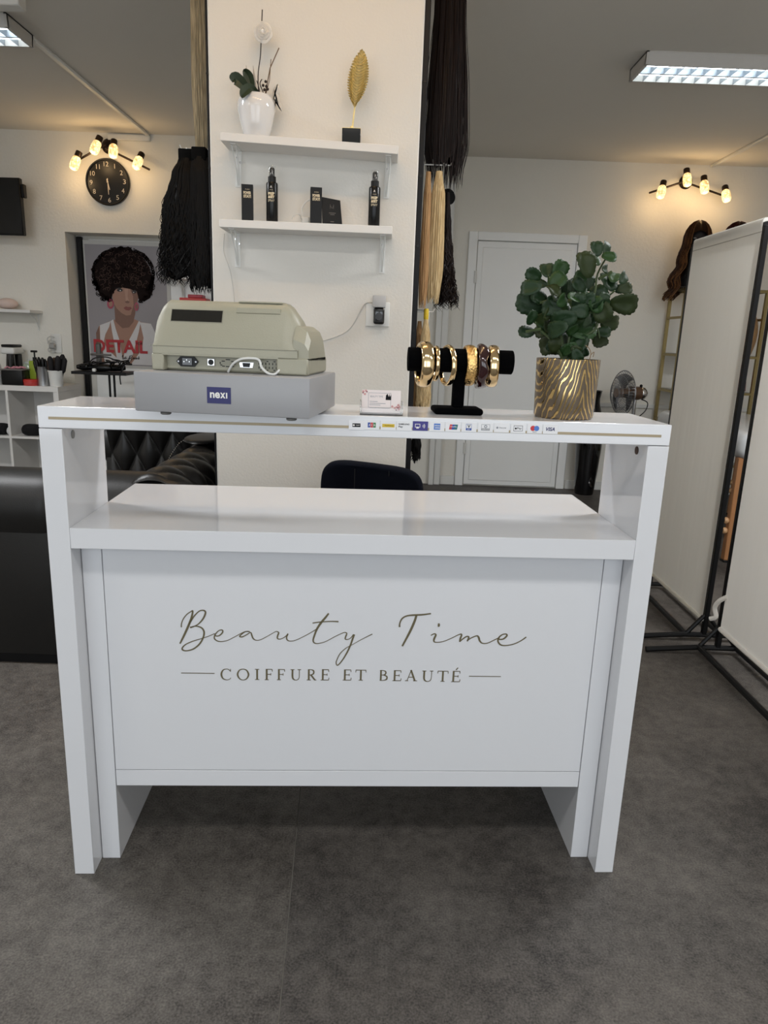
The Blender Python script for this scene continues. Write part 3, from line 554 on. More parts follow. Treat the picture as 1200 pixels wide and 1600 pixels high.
bangle(.1265, .0338, .0265, .0125, 'widest plain gold dome bangle, at the free end of the stand by the card holder', yawd=6)
bangle(.1495, .0315, .0085, .0045, 'thinnest plain gold bangle, between the widest gold bangle and the tilted one', yawd=3)
bangle(.1745, .0345, .0115, .0075, 'narrow gold bangle hanging twisted just beside the black post', yawd=14, tilt=0)
bangle(.2185, .0330, .0215, .0085, 'hammered gold bangle with a textured face beside the burgundy one', m=GOLDHAM, yawd=3)
bangle(.2435, .0340, .0195, .0115, 'dark burgundy twisted resin bangle between two gold bangles', m=mat('burgundy_resin', '2a0a0c', .12, coat=.8, var=.5, scale=25), yawd=-2, twist=True)
bangle(.2675, .0330, .0205, .0100, 'smooth gold bangle on the potted plant side of the burgundy one', yawd=-5)

# --- potted plant
PC = Vector((.421, .088))
pot = thing('potted_plant', 'green succulent with scalloped leaves in a gold wood-grain pot on the counter', 'potted plant', dloc(PC.x, PC.y), DYAW)
pm = bpy.data.materials.new('gold_woodgrain_pot'); pm.use_nodes = True; nt = pm.node_tree; N = nt.nodes; L = nt.links; bs_ = N['Principled BSDF']
tc = N.new('ShaderNodeTexCoord'); mp = N.new('ShaderNodeMapping'); mp.inputs['Scale'].default_value = (1, 1, .3); mp.inputs['Rotation'].default_value = (0, 0, .5)
L.new(tc.outputs['Object'], mp.inputs[0])
def mth(op, a, b_=None):
    q = N.new('ShaderNodeMath'); q.operation = op
    for i, v in enumerate((a, b_)):
        if v is None: continue
        if isinstance(v, (int, float)): q.inputs[i].default_value = v
        else: L.new(v, q.inputs[i])
    return q.outputs[0]
sp_ = N.new('ShaderNodeSeparateXYZ'); L.new(tc.outputs['Object'], sp_.inputs[0])
gn = N.new('ShaderNodeTexNoise'); gn.inputs['Scale'].default_value = 34; gn.inputs['Detail'].default_value = 3; L.new(mp.outputs[0], gn.inputs['Vector'])
gn2 = N.new('ShaderNodeTexNoise'); gn2.inputs['Scale'].default_value = 9; gn2.inputs['Detail'].default_value = 1; L.new(tc.outputs['Object'], gn2.inputs['Vector'])
fld = mth('ADD', mth('MULTIPLY', sp_.outputs[2], 42), mth('MULTIPLY', mth('ABSOLUTE', mth('SUBTRACT', sp_.outputs[0], .018)), 125))
fld = mth('ADD', fld, mth('ADD', mth('MULTIPLY', gn.outputs['Fac'], 3.2), mth('MULTIPLY', gn2.outputs['Fac'], 3.5)))
wave = mth('ADD', mth('MULTIPLY', mth('SINE', mth('MULTIPLY', fld, 6.283)), .5), .5)
rp = N.new('ShaderNodeValToRGB'); rp.color_ramp.elements[0].position = .62; rp.color_ramp.elements[1].position = .85; L.new(wave, rp.inputs[0])
mx = N.new('ShaderNodeMix'); mx.data_type = 'RGBA'; mx.inputs[6].default_value = (*lin('6a5e50'), 1); mx.inputs[7].default_value = (*lin('d2b47c'), 1); L.new(rp.outputs[0], mx.inputs[0]); L.new(mx.outputs[2], bs_.inputs['Base Color'])
mr = N.new('ShaderNodeMapRange'); mr.inputs[3].default_value = .45; mr.inputs[4].default_value = 1.; L.new(rp.outputs[0], mr.inputs[0]); L.new(mr.outputs[0], bs_.inputs['Metallic'])
mr2 = N.new('ShaderNodeMapRange'); mr2.inputs[3].default_value = .34; mr2.inputs[4].default_value = .16; L.new(rp.outputs[0], mr2.inputs[0]); L.new(mr2.outputs[0], bs_.inputs['Roughness'])
bp = N.new('ShaderNodeBump'); bp.inputs['Strength'].default_value = 1.; bp.inputs['Distance'].default_value = .0022; L.new(rp.outputs[0], bp.inputs['Height']); L.new(bp.outputs[0], bs_.inputs['Normal'])
PR = .0605
MB().lathe([(.001, .002), (PR-.004, 0), (PR-.001, .003), (PR, .006), (PR+.0035, .118), (PR+.003, .1195), (PR+.001, .1195), (PR-.001, .117), (PR-.002, .09), (.001, .089)], n=56, M=DM @ T_((PC.x, PC.y, H)), cap=False).build('pot', pm, pot, angle=50)
MB().lathe([(.001, .106), (.03, .107), (PR-.002, .104), (PR-.004, .095), (.001, .0945)], n=24, M=DM @ T_((PC.x, PC.y, H)), cap=False).build('soil', SOIL, pot)
rl = random.Random(11)
for s in STEMS:
    k = len(s); pts = [(x, y+rl.uniform(-.008, .008)*i-.012*(1-i/max(1, k-1)), z) for i, (x, y, z) in enumerate(s)]
    MB().tube([DM @ Vector(p) for p in cat(pts, 4)], [(.0034-.0018*i/(4*(k-1))) for i in range(4*(k-1)+1)], n=6).build('stem', STEM, pot)
def leaf_mesh(name, ratio, m, seed):
    r = random.Random(seed); n = 22; top_, rim = [], []
    bm = bmesh.new(); Lm = 1.; pts = []
    def outline(t):   # t 0..1 around
        a = 2*pi*t; yy = .5-.5*cos(a); wdt = ratio*.5*abs(sin(a))**.75*(.72+.45*yy)
        x = wdt*(1 if a < pi else -1); sc = 1+.055*cos(2*pi*t*15)
        return x*sc, yy*(1+.02*cos(2*pi*t*15))
    mid = [bm.verts.new((0, y, .10*(y-.4)**2*-1.2)) for y in (.0, .25, .5, .75, 1.0)]
    def zf(x, y): return abs(x)*.22-.30*(y-.4)**2+.03*sin(7*y+seed)
    ring = []; ring2 = []
    for i in range(44):
        x, y = outline(i/44); ring.append(bm.verts.new((x, y, zf(x, y))))
        ring2.append(bm.verts.new((x*.5, .5+(y-.5)*.55, zf(x*.5, .5+(y-.5)*.55)-.012)))
    for v in mid: bm.verts.remove(v)
    c = bm.verts.new((0, .5, zf(0, .5)-.02))
    for i in range(44):
        j = (i+1) % 44
        bm.faces.new((ring[i], ring[j], ring2[j], ring2[i])); bm.faces.new((ring2[i], ring2[j], c))
    bmesh.ops.recalc_face_normals(bm, faces=list(bm.faces))
    bmesh.ops.solidify(bm, geom=list(bm.faces), thickness=.022)
    me = bpy.data.meshes.new(name); bm.to_mesh(me); bm.free(); me.materials.append(m)
    me.polygons.foreach_set('use_smooth', [True]*len(me.polygons)); return me
LM = [leaf_mesh('leaf', .86, LEAFA, 1), leaf_mesh('leaf', .78, LEAFB, 2), leaf_mesh('leaf', .8, LEAFC, 3)]
LEAVES += [(rl.uniform(.375, .47), rl.uniform(.06, .14), rl.uniform(1.178, 1.285), rl.uniform(.022, .034), rl.uniform(0, 360), rl.randint(0, 2)) for _ in range(34)]
for (x, y, z, ln, ang, v) in LEAVES:
    ln *= 1.14
    a = radians(ang-90)
    yaw_, pit = rl.uniform(-.6, .6), rl.uniform(-.75, .35)
    o = bpy.data.objects.new('leaf', LM[v if rl.random() < .8 else 1]); COL.objects.link(o); o.parent = pot
    # leaf +Y along its axis, +Z towards the shop front
    M = DM @ T_((x, y, z)) @ Matrix.Rotation(pi/2, 4, 'X') @ Matrix.Rotation(a, 4, 'Z') @ Matrix.Rotation(yaw_, 4, 'Y') @ Matrix.Rotation(pit, 4, 'X') @ Matrix.Diagonal((ln, ln, ln, 1)) @ T_((0, -.5, 0))
    o.matrix_local = WM[pot.name].inverted() @ M; WM[o.name] = M
b = MB(); q = DM @ Vector((.453, .06, H+.125))
b.tube(cat([tuple(q+Vector((0, 0, -.014))), tuple(q+Vector((.004, 0, .004))), tuple(q+Vector((.0, 0, .016))), tuple(q+Vector((-.008, 0, .022)))], 5), .0009, n=5)
b.tube(cat([tuple(q+Vector((.004, 0, .004))), tuple(q+Vector((.010, 0, .01))), tuple(q+Vector((.009, 0, .0)))], 5), .0008, n=5)
b.build('dry_twig', mat('dry_twig', '8a7458', .8), pot)

# ================================================================== COLUMN: SHELVES AND WHAT STANDS ON THEM
def wall_shelf(x0, x1, zl, zr, label):
    c = Vector(((x0+x1)/2, CY0, (zl+zr)/2)); al = atan2(zl-zr, x1-x0)
    M = T_(c) @ Matrix.Rotation(al, 4, 'Y'); hw = (x1-x0)/2
    s = thing('wall_shelf', label, 'shelf', c, group='white shelves on the column')
    MB().box(-hw, hw, -.12, 0, -.024, 0, .0012, M=M).build('board', WHITESH, s, smooth=True)
    for sx_ in (-hw+.035, hw-.03):
        b = MB(); b.box(sx_-.009, sx_+.009, -.10, -.002, -.0265, -.024, M=M); b.box(sx_-.009, sx_+.009, -.003, 0, -.135, -.024, M=M)
        br = b.build('bracket', WHITEP, s)
        for q in (-.0065, .0065):
            b = MB(); b.tube([M @ Vector(p) for p in ((sx_+q, -.085, -.027), (sx_+q, -.055, -.045), (sx_+q*.6, -.022, -.085), (sx_+q*.3, -.003, -.13))], .0026, n=6); b.build('brace', WHITEP, br)
        for q, zz in ((-.005, -.045), (.005, -.06)):
            MB().cyl(M @ Vector((sx_+q, -.003, zz)), M @ Vector((sx_+q, -.0055, zz)), .0035, n=8).build('screw', CHROME, br)
    return lambda x, y=0.: M @ Vector((x-c.x, y-CY0, 0))
sh1 = wall_shelf(-.556, .004, 1.799, 1.778, 'upper white shelf on the column, carrying flower vase and gold feather')
sh2 = wall_shelf(-.565, -.0065, 1.544, 1.541, 'lower white shelf on the column, carrying the black cosmetics')
# flower vase
vb = sh1(-.452, 2.485)
vs = thing('flower_vase', 'white ceramic vase with an artificial white rose on the upper column shelf', 'vase', vb)
vx, vy, vz = vb
b = MB().lathe([(.001, 0), (.036, 0), (.040, .004), (.050, .04), (.0585, .08), (.059, .1), (.054, .116), (.047, .124), (.044, .122), (.05, .112), (.053, .095), (.04, .04), (.001, .035)], c=(vx, vy, vz), n=36, cap=False)
b.build('ceramic_pot', mat('white_ceramic', 'd8d8d8', .12, coat=.5, var=.01), vs, angle=60)
OR1 = mat('orchid_leaf', '2e3a28', .35, var=.2, scale=40); TW = mat('dark_twig', '2c211b', .7, var=.2)
def oleaf(pts, wd):
    """broad artificial leaf through centre-line points"""
    P = [Vector(p) for p in cat(pts, 5)]; rings = []
    for i, p in enumerate(P):
        t = i/(len(P)-1); h = wd*(sin(pi*min(1, .06+.94*t)))**.6*(.65+.5*t if t < .6 else 1)
        d = (P[min(i+1, len(P)-1)]-P[max(i-1, 0)]).normalized(); s_ = d.cross(Vector((0, -1, 0))).normalized()
        rings.append([p+s_*h+Vector((0, -.004, 0)), p+Vector((0, .004, 0)), p-s_*h+Vector((0, -.004, 0)), p+Vector((0, .006, 0))])
    b = MB(); b.ring_loft(rings, True); return b
oleaf([(vx-.02, vy-.01, vz+.12), (vx-.035, vy-.03, vz+.145), (vx-.058, vy-.04, vz+.16), (vx-.068, vy-.04, vz+.15)], .020).build('leaf', OR1, vs)
oleaf([(vx-.008, vy-.01, vz+.12), (vx-.014, vy-.015, vz+.15), (vx-.022, vy-.02, vz+.175), (vx-.034, vy-.025, vz+.19)], .017).build('leaf', OR1, vs)
oleaf([(vx+.012, vy-.02, vz+.125), (vx-.008, vy-.05, vz+.132), (vx-.025, vy-.06, vz+.118), (vx-.034, vy-.06, vz+.10)], .016).build('leaf', OR1, vs)
b = MB(); b.tube(cat([(vx+.01, vy, vz+.10), (vx+.006, vy, vz+.18), (vx+.014, vy, vz+.24), (vx+.017, vy, vz+.30), (vx+.0205, vy, vz+.365)], 5), .0018, n=6)
b.tube(cat([(vx+.008, vy-.005, vz+.10), (vx+.024, vy-.01, vz+.128), (vx+.014, vy-.012, vz+.155), (vx+.02, vy-.01, vz+.17)], 5), .0016, n=6)
b.tube(cat([(vx-.01, vy-.005, vz+.10), (vx+.012, vy-.01, vz+.13), (vx+.004, vy-.012, vz+.165)], 5), .0014, n=6)
b.build('flower_stem', TW, vs)
b = MB(); b.tube([(vx+.026, vy, vz+.12), (vx+.044, vy, vz+.205), (vx+.072, vy, vz+.262)], .0018, n=6); b.tube([(vx+.03, vy, vz+.13), (vx+.042, vy, vz+.17), (vx+.047, vy, vz+.23)], .0012, n=5); b.build('dry_stick', mat('dry_stick', '6b5640', .8), vs)
b = MB()
for q in ((.028, .14), (.034, .15), (.024, .152), (.032, .163), (.038, .142)): b.sphere((vx+q[0], vy-.012, vz+q[1]), .0045, nu=8, nv=5)
b.build('dark_buds', TW, vs)
PETAL = mat('white_petal', 'f7f5f1', .7, var=.03)
fc = Vector((vx+.024, vy-.012, vz+.30)); rp_ = random.Random(5)
fl = MB().sphere(fc, .008, .012, .008, 10, 6).build('rose', PETAL, vs)
RA = T_(fc) @ Matrix.Rotation(pi/2-.12, 4, 'X') @ RZ(.4)
for ring_, (n_, rad, hw, hh) in enumerate(((3, .0105, 1.05, .013), (4, .0165, .88, .0105), (5, .0230, .74, .0065), (6, .0290, .64, .0015))):
    for i in range(n_):
        a0 = 2*pi*(i+.45*ring_)/n_
        def pf(u, v, a0=a0, rad=rad, hw=hw, hh=hh, i=i):
            q = (u-.5)*2; rr_ = rad*(.22+.80*v*(1-.13*q*q)); an = a0+q*hw*(.75+.25*v)
            z = hh*v**.7-.0055*v**5*(1-.3*q)+.0016*q*(1 if i % 2 else -1)+.002*(1-q*q)
            return RA @ Vector((rr_*cos(an), rr_*sin(an)*1.12, z))
        b = MB(); b.grid(pf, 8, 8); bmesh.ops.solidify(b.bm, geom=list(b.bm.faces), thickness=.0007); b.build('petal', PETAL, fl, angle=80)
WPET = mat('faded_petal', 'efebe4', .7, var=.03)
for (qx, qz, ang) in ((.062, .125, .3), (.058, .10, -.2), (.066, .105, .6), (.06, .14, -.3)):
    R = T_((vx+qx, vy+.01, vz+qz)) @ Matrix.Rotation(pi/2, 4, 'X') @ RZ(ang)
    b = MB(); b.grid(lambda u, v, R=R: R @ Vector(((u-.5)*.022*sin(pi*(.1+.8*v)), (v-.5)*.046, .006*cos(pi*(u-.5)))), 5, 5); bmesh.ops.solidify(b.bm, geom=list(b.bm.faces), thickness=.0008); b.build('fallen_petal', WPET, vs)
for (qx, qz) in ((-.034, .20), (-.012, .195)):
    b = MB(); b.tube([(vx+qx+.012, vy+.015, vz+.13), (vx+qx+.003, vy+.015, vz+.18), (vx+qx, vy+.015, vz+.215)], [.001, .004, .0008], 6); b.build('grey_bud', mat('grey_bud', 'a39c94', .7), vs)

# gold feather trophy
fb = sh1(-.146, 2.47)
ft = thing('feather_sculpture', 'gold feather sculpture on a black cube base on the upper column shelf', 'sculpture', fb)
fx, fy, fz = fb
b = MB().box(fx-.029, fx+.029, fy-.029, fy+.029, fz, fz+.043, .001); bo = b.build('cube_base', BLACKGL, ft)
MB().box(fx-.0293, fx+.0293, fy-.0293, fy+.0293, fz+.0425, fz+.044, .0004).build('gold_rim', GOLDLEAF, ft)
MB().lathe([(.001, 0), (.011, 0), (.011, .003), (.007, .006), (.006, .011), (.001, .012)], c=(fx, fy, fz+.044), n=16).build('collar', GOLDLEAF, ft)
def rach(t): return Vector((fx+.002+.012*sin(t*1.5)+.012*t*t, fy, fz+.054+.218*t))
MB().tube([rach(i/14) for i in range(15)], [.0028-.0018*i/14 for i in range(15)], 8).build('quill', GOLDLEAF, ft)
def fv_(u, v):
    t = .24+.76*u; p = rach(t); w_ = .033*max(0, sin(pi*min(1, .03+u*.968)))**.6*(1.02-.22*t)
    s_ = (v-.5)*2; w_ *= 1+.13*sin(u*125+s_*1.5)*abs(s_); return p+Vector((s_*w_, -.006*(1-s_*s_)-.0042*abs(s_)**.5*sin(u*125-abs(s_)*7+s_), .016*abs(s_)*(1-u)))
b = MB(); b.grid(fv_, 220, 14); bmesh.ops.solidify(b.bm, geom=list(b.bm.faces), thickness=.0012); b.build('vane_web', GOLDLEAF, ft, angle=80)
b = MB(); rf = random.Random(8)
for i in range(64):
    t = .26+.60*i/63; p = rach(t); wv_ = .030*(sin(pi*min(1, (t-.2)/.84)))**.55*(1.02-.25*t)
    for s_ in (-1, 1):
        l = wv_*rf.uniform(.86, 1.08); q0 = p; q2 = p+Vector((s_*l, rf.uniform(-.006, .002)-.004, (.026+.012*rf.random())*(1.05-t)/.8)); q1 = p+Vector((s_*l*.55, -.004, .008))
        P = cat([tuple(q0), tuple(q1), tuple(q2)], 3); w0 = .0052
        rings = []
        for k_, v in enumerate(P):
            h = w0*(1-.8*k_/(len(P)-1)); v = Vector(v)
            rings.append([v+Vector((0, .0008, h/2)), v+Vector((0, -.0012, 0)), v+Vector((0, .0008, -h/2))])
        b.ring_loft(rings, True)
b.build('vane', GOLDLEAF, ft, kind='stuff')

# cosmetics on the lower shelf
BOXB = mat('black_carton', '0c0c0d', .45, spec=.25, var=.3, scale=60)
def spray(x, label):
    p = sh2(x, 2.475); t = thing('spray_bottle', label, 'spray bottle', p, group='black spray bottles on the column shelf')
    M = T_(p)
    MB().lathe([(.001, 0), (.0175, 0), (.019, .002), (.019, .118), (.0175, .122), (.012, .123), (.001, .123)], n=24, M=M).build('bottle_body', mat('satin_black_bottle', '0c0c0c', .25, spec=.3, var=.1), t)
    MB().lathe([(.012, .123), (.013, .1235), (.013, .140), (.009, .1415), (.009, .143)], n=20, M=M).build('collar', BLACKP, t)
    MB().lathe([(.0085, .142), (.0085, .163), (.006, .1675), (.001, .168)], n=16, M=M).build('spray_head', mat('grey_nozzle', '3c3c3c', .4), t)
    b = MB().lathe([(.0112, .141), (.0112, .170), (.0104, .1725), (.001, .1728), (.001, .1718), (.0098, .1714), (.0104, .169), (.0104, .141)], n=20, M=M, cap=False); b.build('clear_cap', GLASS, t)
    F = M @ FR(0, -.0194, 0)
    b = MB(); b.text('PREP', F @ T_((0, .083, 0)), .0215, .0085, bold=.06, align='C'); b.text('&SET', F @ T_((0, .073, 0)), .0215, .0085, bold=.06, align='C'); b.text('SPRAY', F @ T_((0, .063, 0)), .0215, .0070, bold=0., align='C')
    b.text('AVON', F @ T_((0, .097, 0)), .011, .0022, align='C')
    for v in b.bm.verts:   # wrap on the bottle
        d = v.co-p; a = d.x/.0192; v.co = p+Vector((.0193*sin(a), -.0193*cos(a), d.z))
    b.build('print', CREAMINK, t, smooth=False)
    b = MB()
    F2 = F @ T_((0, .104, 0)); b.stroke([(-.003, 0, .001), (0, .007, .0014)], F2, .0002); b.stroke([(0, .007, .0014), (.002, 0, .0016)], F2, .0002); b.stroke([(-.002, .0025, .001), (.002, .0025, .001)], F2, .0002)
    b.build('emblem', WHITEINK, t, smooth=False)
spray(-.401, 'black spray bottle beside the lone black carton on the lower column shelf')
spray(-.068, 'black spray bottle alone near the socket end of the lower column shelf')
def carton(x, label, rz):
    p = sh2(x, 2.475); t = thing('cosmetic_carton', label, 'carton', p, rz, group='tall black cosmetic cartons on the shelf'); M = T_(p) @ RZ(rz)
    MB().box(-.0185, .0185, -.0185, .0185, 0, .112, .0006, M=M).build('carton_body', BOXB, t)
    b = MB(); F = M @ FR(0, -.0187, 0)
    b.text('POWER', F @ T_((0, .082, 0)), .024, .009, bold=.05, align='C'); b.text('STAY!', F @ T_((0, .0715, 0)), .024, .009, bold=.05, align='C'); b.text('AVON', F @ T_((0, .0955, 0)), .014, .0028, align='C')
    b.build('print', CREAMINK, t, smooth=False)
carton(-.481, 'tall black carton alone at the outer end of the lower column shelf', .16)
carton(-.258, 'tall black carton with a flat black box leaning on it', .14)
p = sh2(-.204, 2.47); M = T_(p) @ RZ(.10) @ Matrix.Rotation(radians(8), 4, 'X') @ Matrix.Rotation(radians(-4), 4, 'Y').inverted() @ Matrix.Rotation(radians(0), 4, 'Z')
M = T_(p+Vector((0, 0, .0004))) @ RZ(.16) @ Matrix.Rotation(radians(-7), 4, 'X')
t = thing('palette_box', 'flat black square palette box leaning against the tall carton', 'box', p)
b = MB(); b.prism([(-.031, 0), (.033, 0), (.0255, .078), (-.0345, .0855)], .012, M @ FR(0, .006, 0)); b.build('box_body', BOXB, t)
b = MB(); F = M @ FR(0, -.0062, 0)
b.stroke([(-.007, .05, .001), (-.007, .064, .001)], F, .0002); b.stroke([(-.007, .06, .001), (.0, .052, .001), (.004, .062, .001)], F, .0002); b.stroke([(.004, .05, .001), (.004, .064, .001)], F, .0002)
for wd, z in ((.022, .036), (.014, .031), (.012, .009)): b.prism([(-wd/2, z), (wd/2, z), (wd/2, z+.0022), (-wd/2, z+.0022)], .0002, F)
b.build('print', mat('dark_foil', '55504a', .4), t, smooth=False)
p = sh2(-.296, 2.515)
t = thing('small_lamp', 'small white clip lamp with a thin cable behind the tall carton', 'lamp', p)
b = MB(); b.box(p.x-.013, p.x+.013, p.y-.012, p.y+.012, p.z, p.z+.03, .004, 2); b.build('body', WHITEP, t)
b = MB(); b.tube(cat([(p.x-.006, p.y-.004, p.z+.028), (p.x-.012, p.y-.004, p.z+.055), (p.x+.004, p.y-.002, p.z+.078), (p.x+.018, p.y, p.z+.08), (p.x+.02, p.y, p.z+.04)], 6), .003, n=6); b.build('bent_arm', WHITEP, t)
b = MB(); b.tube(cat([(p.x-.012, p.y-.014, p.z+.02), (p.x-.018, p.y-.03, p.z+.032), (p.x-.032, p.y-.035, p.z+.03), (p.x-.04, p.y-.03, p.z+.018)], 6), .002, n=6); b.build('cable', WHITEP, t)

# socket with plug, thin cables
t = thing('wall_socket', 'white square wall socket with a black charger plugged in, on the column', 'socket', (-.047, CY0, 1.27))
MB().box(-.088, -.006, CY0-.010, CY0, 1.229, 1.311, .003, 2).build('socket_plate', WHITEP, t)
tag(MB().box(-.0645, -.0205, CY0-.045, CY0-.010, 1.292, 1.331, .003, 2).build('adapter', mat('grey_adapter', 'b3b3b3', .5)), 'grey-white adapter box above the black plug in the column socket', 'adapter')
pt = thing('plug', 'black charger plug in the column socket under the grey adapter', 'plug', (-.04, CY0-.010, 1.26))
b = MB(); b.box(-.061, -.023, CY0-.040, CY0-.0102, 1.236, 1.2915, .008, 3); b.build('plug_body', BLACKGL, pt)
MB().cyl((-.042, CY0-.040, 1.262), (-.042, CY0-.0415, 1.262), .0125, n=20).build('plug_face', mat('dark_grey_face', '2a2a2c', .4), pt)
tag(MB().tube(cat([(-.066, CY0-.02, 1.308), (-.085, CY0-.012, 1.306), (-.10, CY0-.004, 1.292), (-.14, CY0-.003, 1.222), (-.19, CY0-.003, 1.19), (-.27, CY0-.003, 1.165), (-.40, CY0-.003, 1.14), (-.5, CY0-.003, 1.02)], 7), .0016, n=6).build('white_cable', mat('thin_cable', 'c2c0bb', .6)), 'thin white cable running from the column socket behind the register', 'cable')
tag(MB().tube(cat([(-.575, CY0-.003, 1.515), (-.578, CY0-.003, 1.46), (-.565, CY0-.003, 1.42), (-.556, CY0-.003, 1.39), (-.548, CY0-.003, 1.34), (-.544, CY0-.003, 1.28), (-.545, CY0-.003, 1.1)], 7), .0013, n=6).build('white_cable', mat('thin_cable', 'c2c0bb', .6)), 'thin white cable hanging from the lower column shelf to the register', 'cable')

# ================================================================== HAIR
def hair_mat(name, c1, c2, rough=.4):
    return mat(name, c1, rough, col2=c2, scale=60, stretch=(6, 6, .25), spec=.12, detail=3)
H_BLK = hair_mat('hair_black', '050505', '0d0b0b', .5); H_DKB = hair_mat('hair_dark_brown', '120d0c', '231a17'); H_BRN = hair_mat('hair_brown_tint', '1a110c', '3c2416')
H_BLO = hair_mat('hair_blonde', 'a98f66', 'd2bb90'); H_BLO2 = hair_mat('hair_honey', '9a7550', 'bb966a'); H_ASH = hair_mat('hair_ash_blonde', '7f7661', 'b3a68a')
WEFT = mat('weft_band', '070707', .9, spec=.1)
def bundle(name, label, c, z1, z0, prof, m, n=200, seed=1, curl=0., cw=40., wisp=.0, core=.82, group=None, weft=True, rad=.0013, lean=(0, 0), weft_m=None):
    """hair hanging from (c.x,c.y,z1) to z0; prof(t)->(half x, half y)"""
    r = random.Random(seed); cx, cy = c
    t_ = thing(name, label, 'hair extension', (cx, cy, z1), group=group)
    def ctr(t): return cx+lean[0]*t, cy+lean[1]*t
    b = MB(); rings = []; K = 18
    for i in range(K+1):
        t = i/K; hx, hy = prof(t); x, y = ctr(t); z = z1+(z0-z1)*t*.93
        rings.append([(x+core*hx*cos(2*pi*a/14)*(1+.12*sin(5*a+7*t)), y+core*hy*sin(2*pi*a/14), z+(.02*sin(a*2.3) if i == K else 0)) for a in range(14)])
    b.ring_loft(rings, True); b.build('hair_core', m, t_, angle=80)
    b = MB(); nseg = 26 if curl else 12
    for k in range(n):
        a = r.uniform(0, 2*pi); q = sqrt(r.random())*.35+.68; ph, ph2 = r.uniform(0, 6.28), r.uniform(0, 6.28); end = 1-.16*r.random()**1.5+wisp*r.random()*(.12)
        out = 1+wisp*r.random()**3*.7; pts = []; cf = cw*r.uniform(.75, 1.3)
        for i in range(nseg+1):
            t = i/nseg*end; hx, hy = prof(min(1, t)); x, y = ctr(t); z = z1+(z0-z1)*t
            g = curl*t**1.3
            o_ = 1+(out-1)*t
            pts.append((x+hx*q*o_*cos(a)+g*sin(cf*t+ph), y+hy*q*cos(a+1.57)*-1+g*sin(cf*t+ph2+1.6)*.8, z))
        b.tube(pts, [rad]*(nseg)+[rad*.3], 3, cap=False)
    b.build('hair_strands', m, t_, kind='stuff', angle=80)
    if weft:
        hx, hy = prof(0); x, y = ctr(0)
        b = MB(); b.box(x-hx*.95, x+hx*.95, y-hy*.95, y+hy*.95, z1-.012, z1+.03, .004, 2); b.build('weft', weft_m or WEFT, t_)
    return t_
PANELM = mat('black_panel_frame', '161618', .5, spec=.2)
def panel(x0, x1, label):
    t = thing('hair_display_board', label, 'display board', ((x0+x1)/2, CY0+.3, .3))
    b = MB(); b.box(x0, x1, CY0+.012, CY0+.56, .33, 2.53, .003); b.build('board', mat('black_board', '0e0e10', .7, spec=.15), t)
    b = MB()
    for y in (CY0+.004, CY0+.56): b.box(x0, x1, y, y+.012, .32, 2.54, .002)
    b.build('frame', PANELM, t)
    for z in (.6, .9, 1.22, 1.5, 1.72, 2.0, 2.3):
        MB().cyl(((x0+x1)/2, CY0+.0045, z), ((x0+x1)/2, CY0+.002, z), .0045, n=8).build('screw', BLACKP, t)
panel(.0725, .0905, 'black hair display panel on the door-facing side of the column')
panel(-.626, -.6185, 'black hair display panel on the sofa-facing side of the column')
WIRE = mat('white_wire', 'c9c9c6', .4, metal=.2)
def hook(x0, x1, y, z, label, drop=.02):
    s = 1 if x1 > x0 else -1
    t = thing('wire_hook', label, 'hook', (x0, y, z), group='white wire display hooks')
    b = MB(); b.tube([(x0, y-.01, z), (x1, y-.01, z), (x1+s*.006, y-.01, z+.012)], .0022, n=6); b.tube([(x0, y+.012, z+.006), (x1-s*.012, y+.012, z+.006)], .0022, n=6); b.build('prong', WIRE, t)
    b = MB(); b.box(min(x1-s*.014, x1-s*.020), max(x1-s*.014, x1-s*.020), y-.013, y+.013, z-drop, z+.004, .001); b.build('label_tab', WHITEP, t)
import functools
def pw(*kv):
    """piecewise profile: (t, hx, hy)"""
    def f(t):
        for (t0, a0, b0), (t1, a1, b1) in zip(kv[:-1], kv[1:]):
            if t <= t1:
                u = (t-t0)/(t1-t0); u = u*u*(3-2*u); return a0+(a1-a0)*u, b0+(b1-b0)*u
        return kv[-1][1:]
    return f
# sofa-facing side (hanging west of the column)
hook(-.634, -.735, 2.645, 1.793, 'white wire hook above the black curly hair, under the blonde hair', .03)
bundle('hair_bundle', 'long straight ash-blonde hair bundle hanging highest on the sofa side of the column', (-.672, 2.69), 2.5, 1.68, pw((0, .026, .022), (.4, .034, .026), (.6, .036, .026), (.8, .03, .022), (1, .02, .02)), H_ASH, n=170, seed=2, weft=False)
bundle('hair_bundle', 'black curly hair bundle at the outer end of the wire hook beside the clock', (-.722, 2.65), 1.765, 1.355, pw((0, .027, .02), (.12, .05, .035), (.4, .08, .05), (1, .088, .06)), H_BLK, n=300, seed=3, curl=.013, cw=42, wisp=.35, group=None, lean=(-.015, 0))
bundle('hair_bundle', 'black wavy hair bundle pressed against the column edge, above the red box', (-.670, 2.62), 1.765, 1.325, pw((0, .026, .02), (.12, .034, .03), (.5, .040, .04), (1, .040, .05)), H_BLK, n=240, seed=4, curl=.006, cw=36, wisp=.2)
bundle('hair_bundle', 'brown-tinted black hair bundle behind the curly one, brown along its edge', (-.762, 2.78), 1.745, 1.40, pw((0, .024, .02), (.2, .05, .03), (.6, .068, .04), (1, .07, .04)), H_BRN, n=150, seed=5, curl=.007, cw=30, wisp=.3, lean=(-.03, 0))
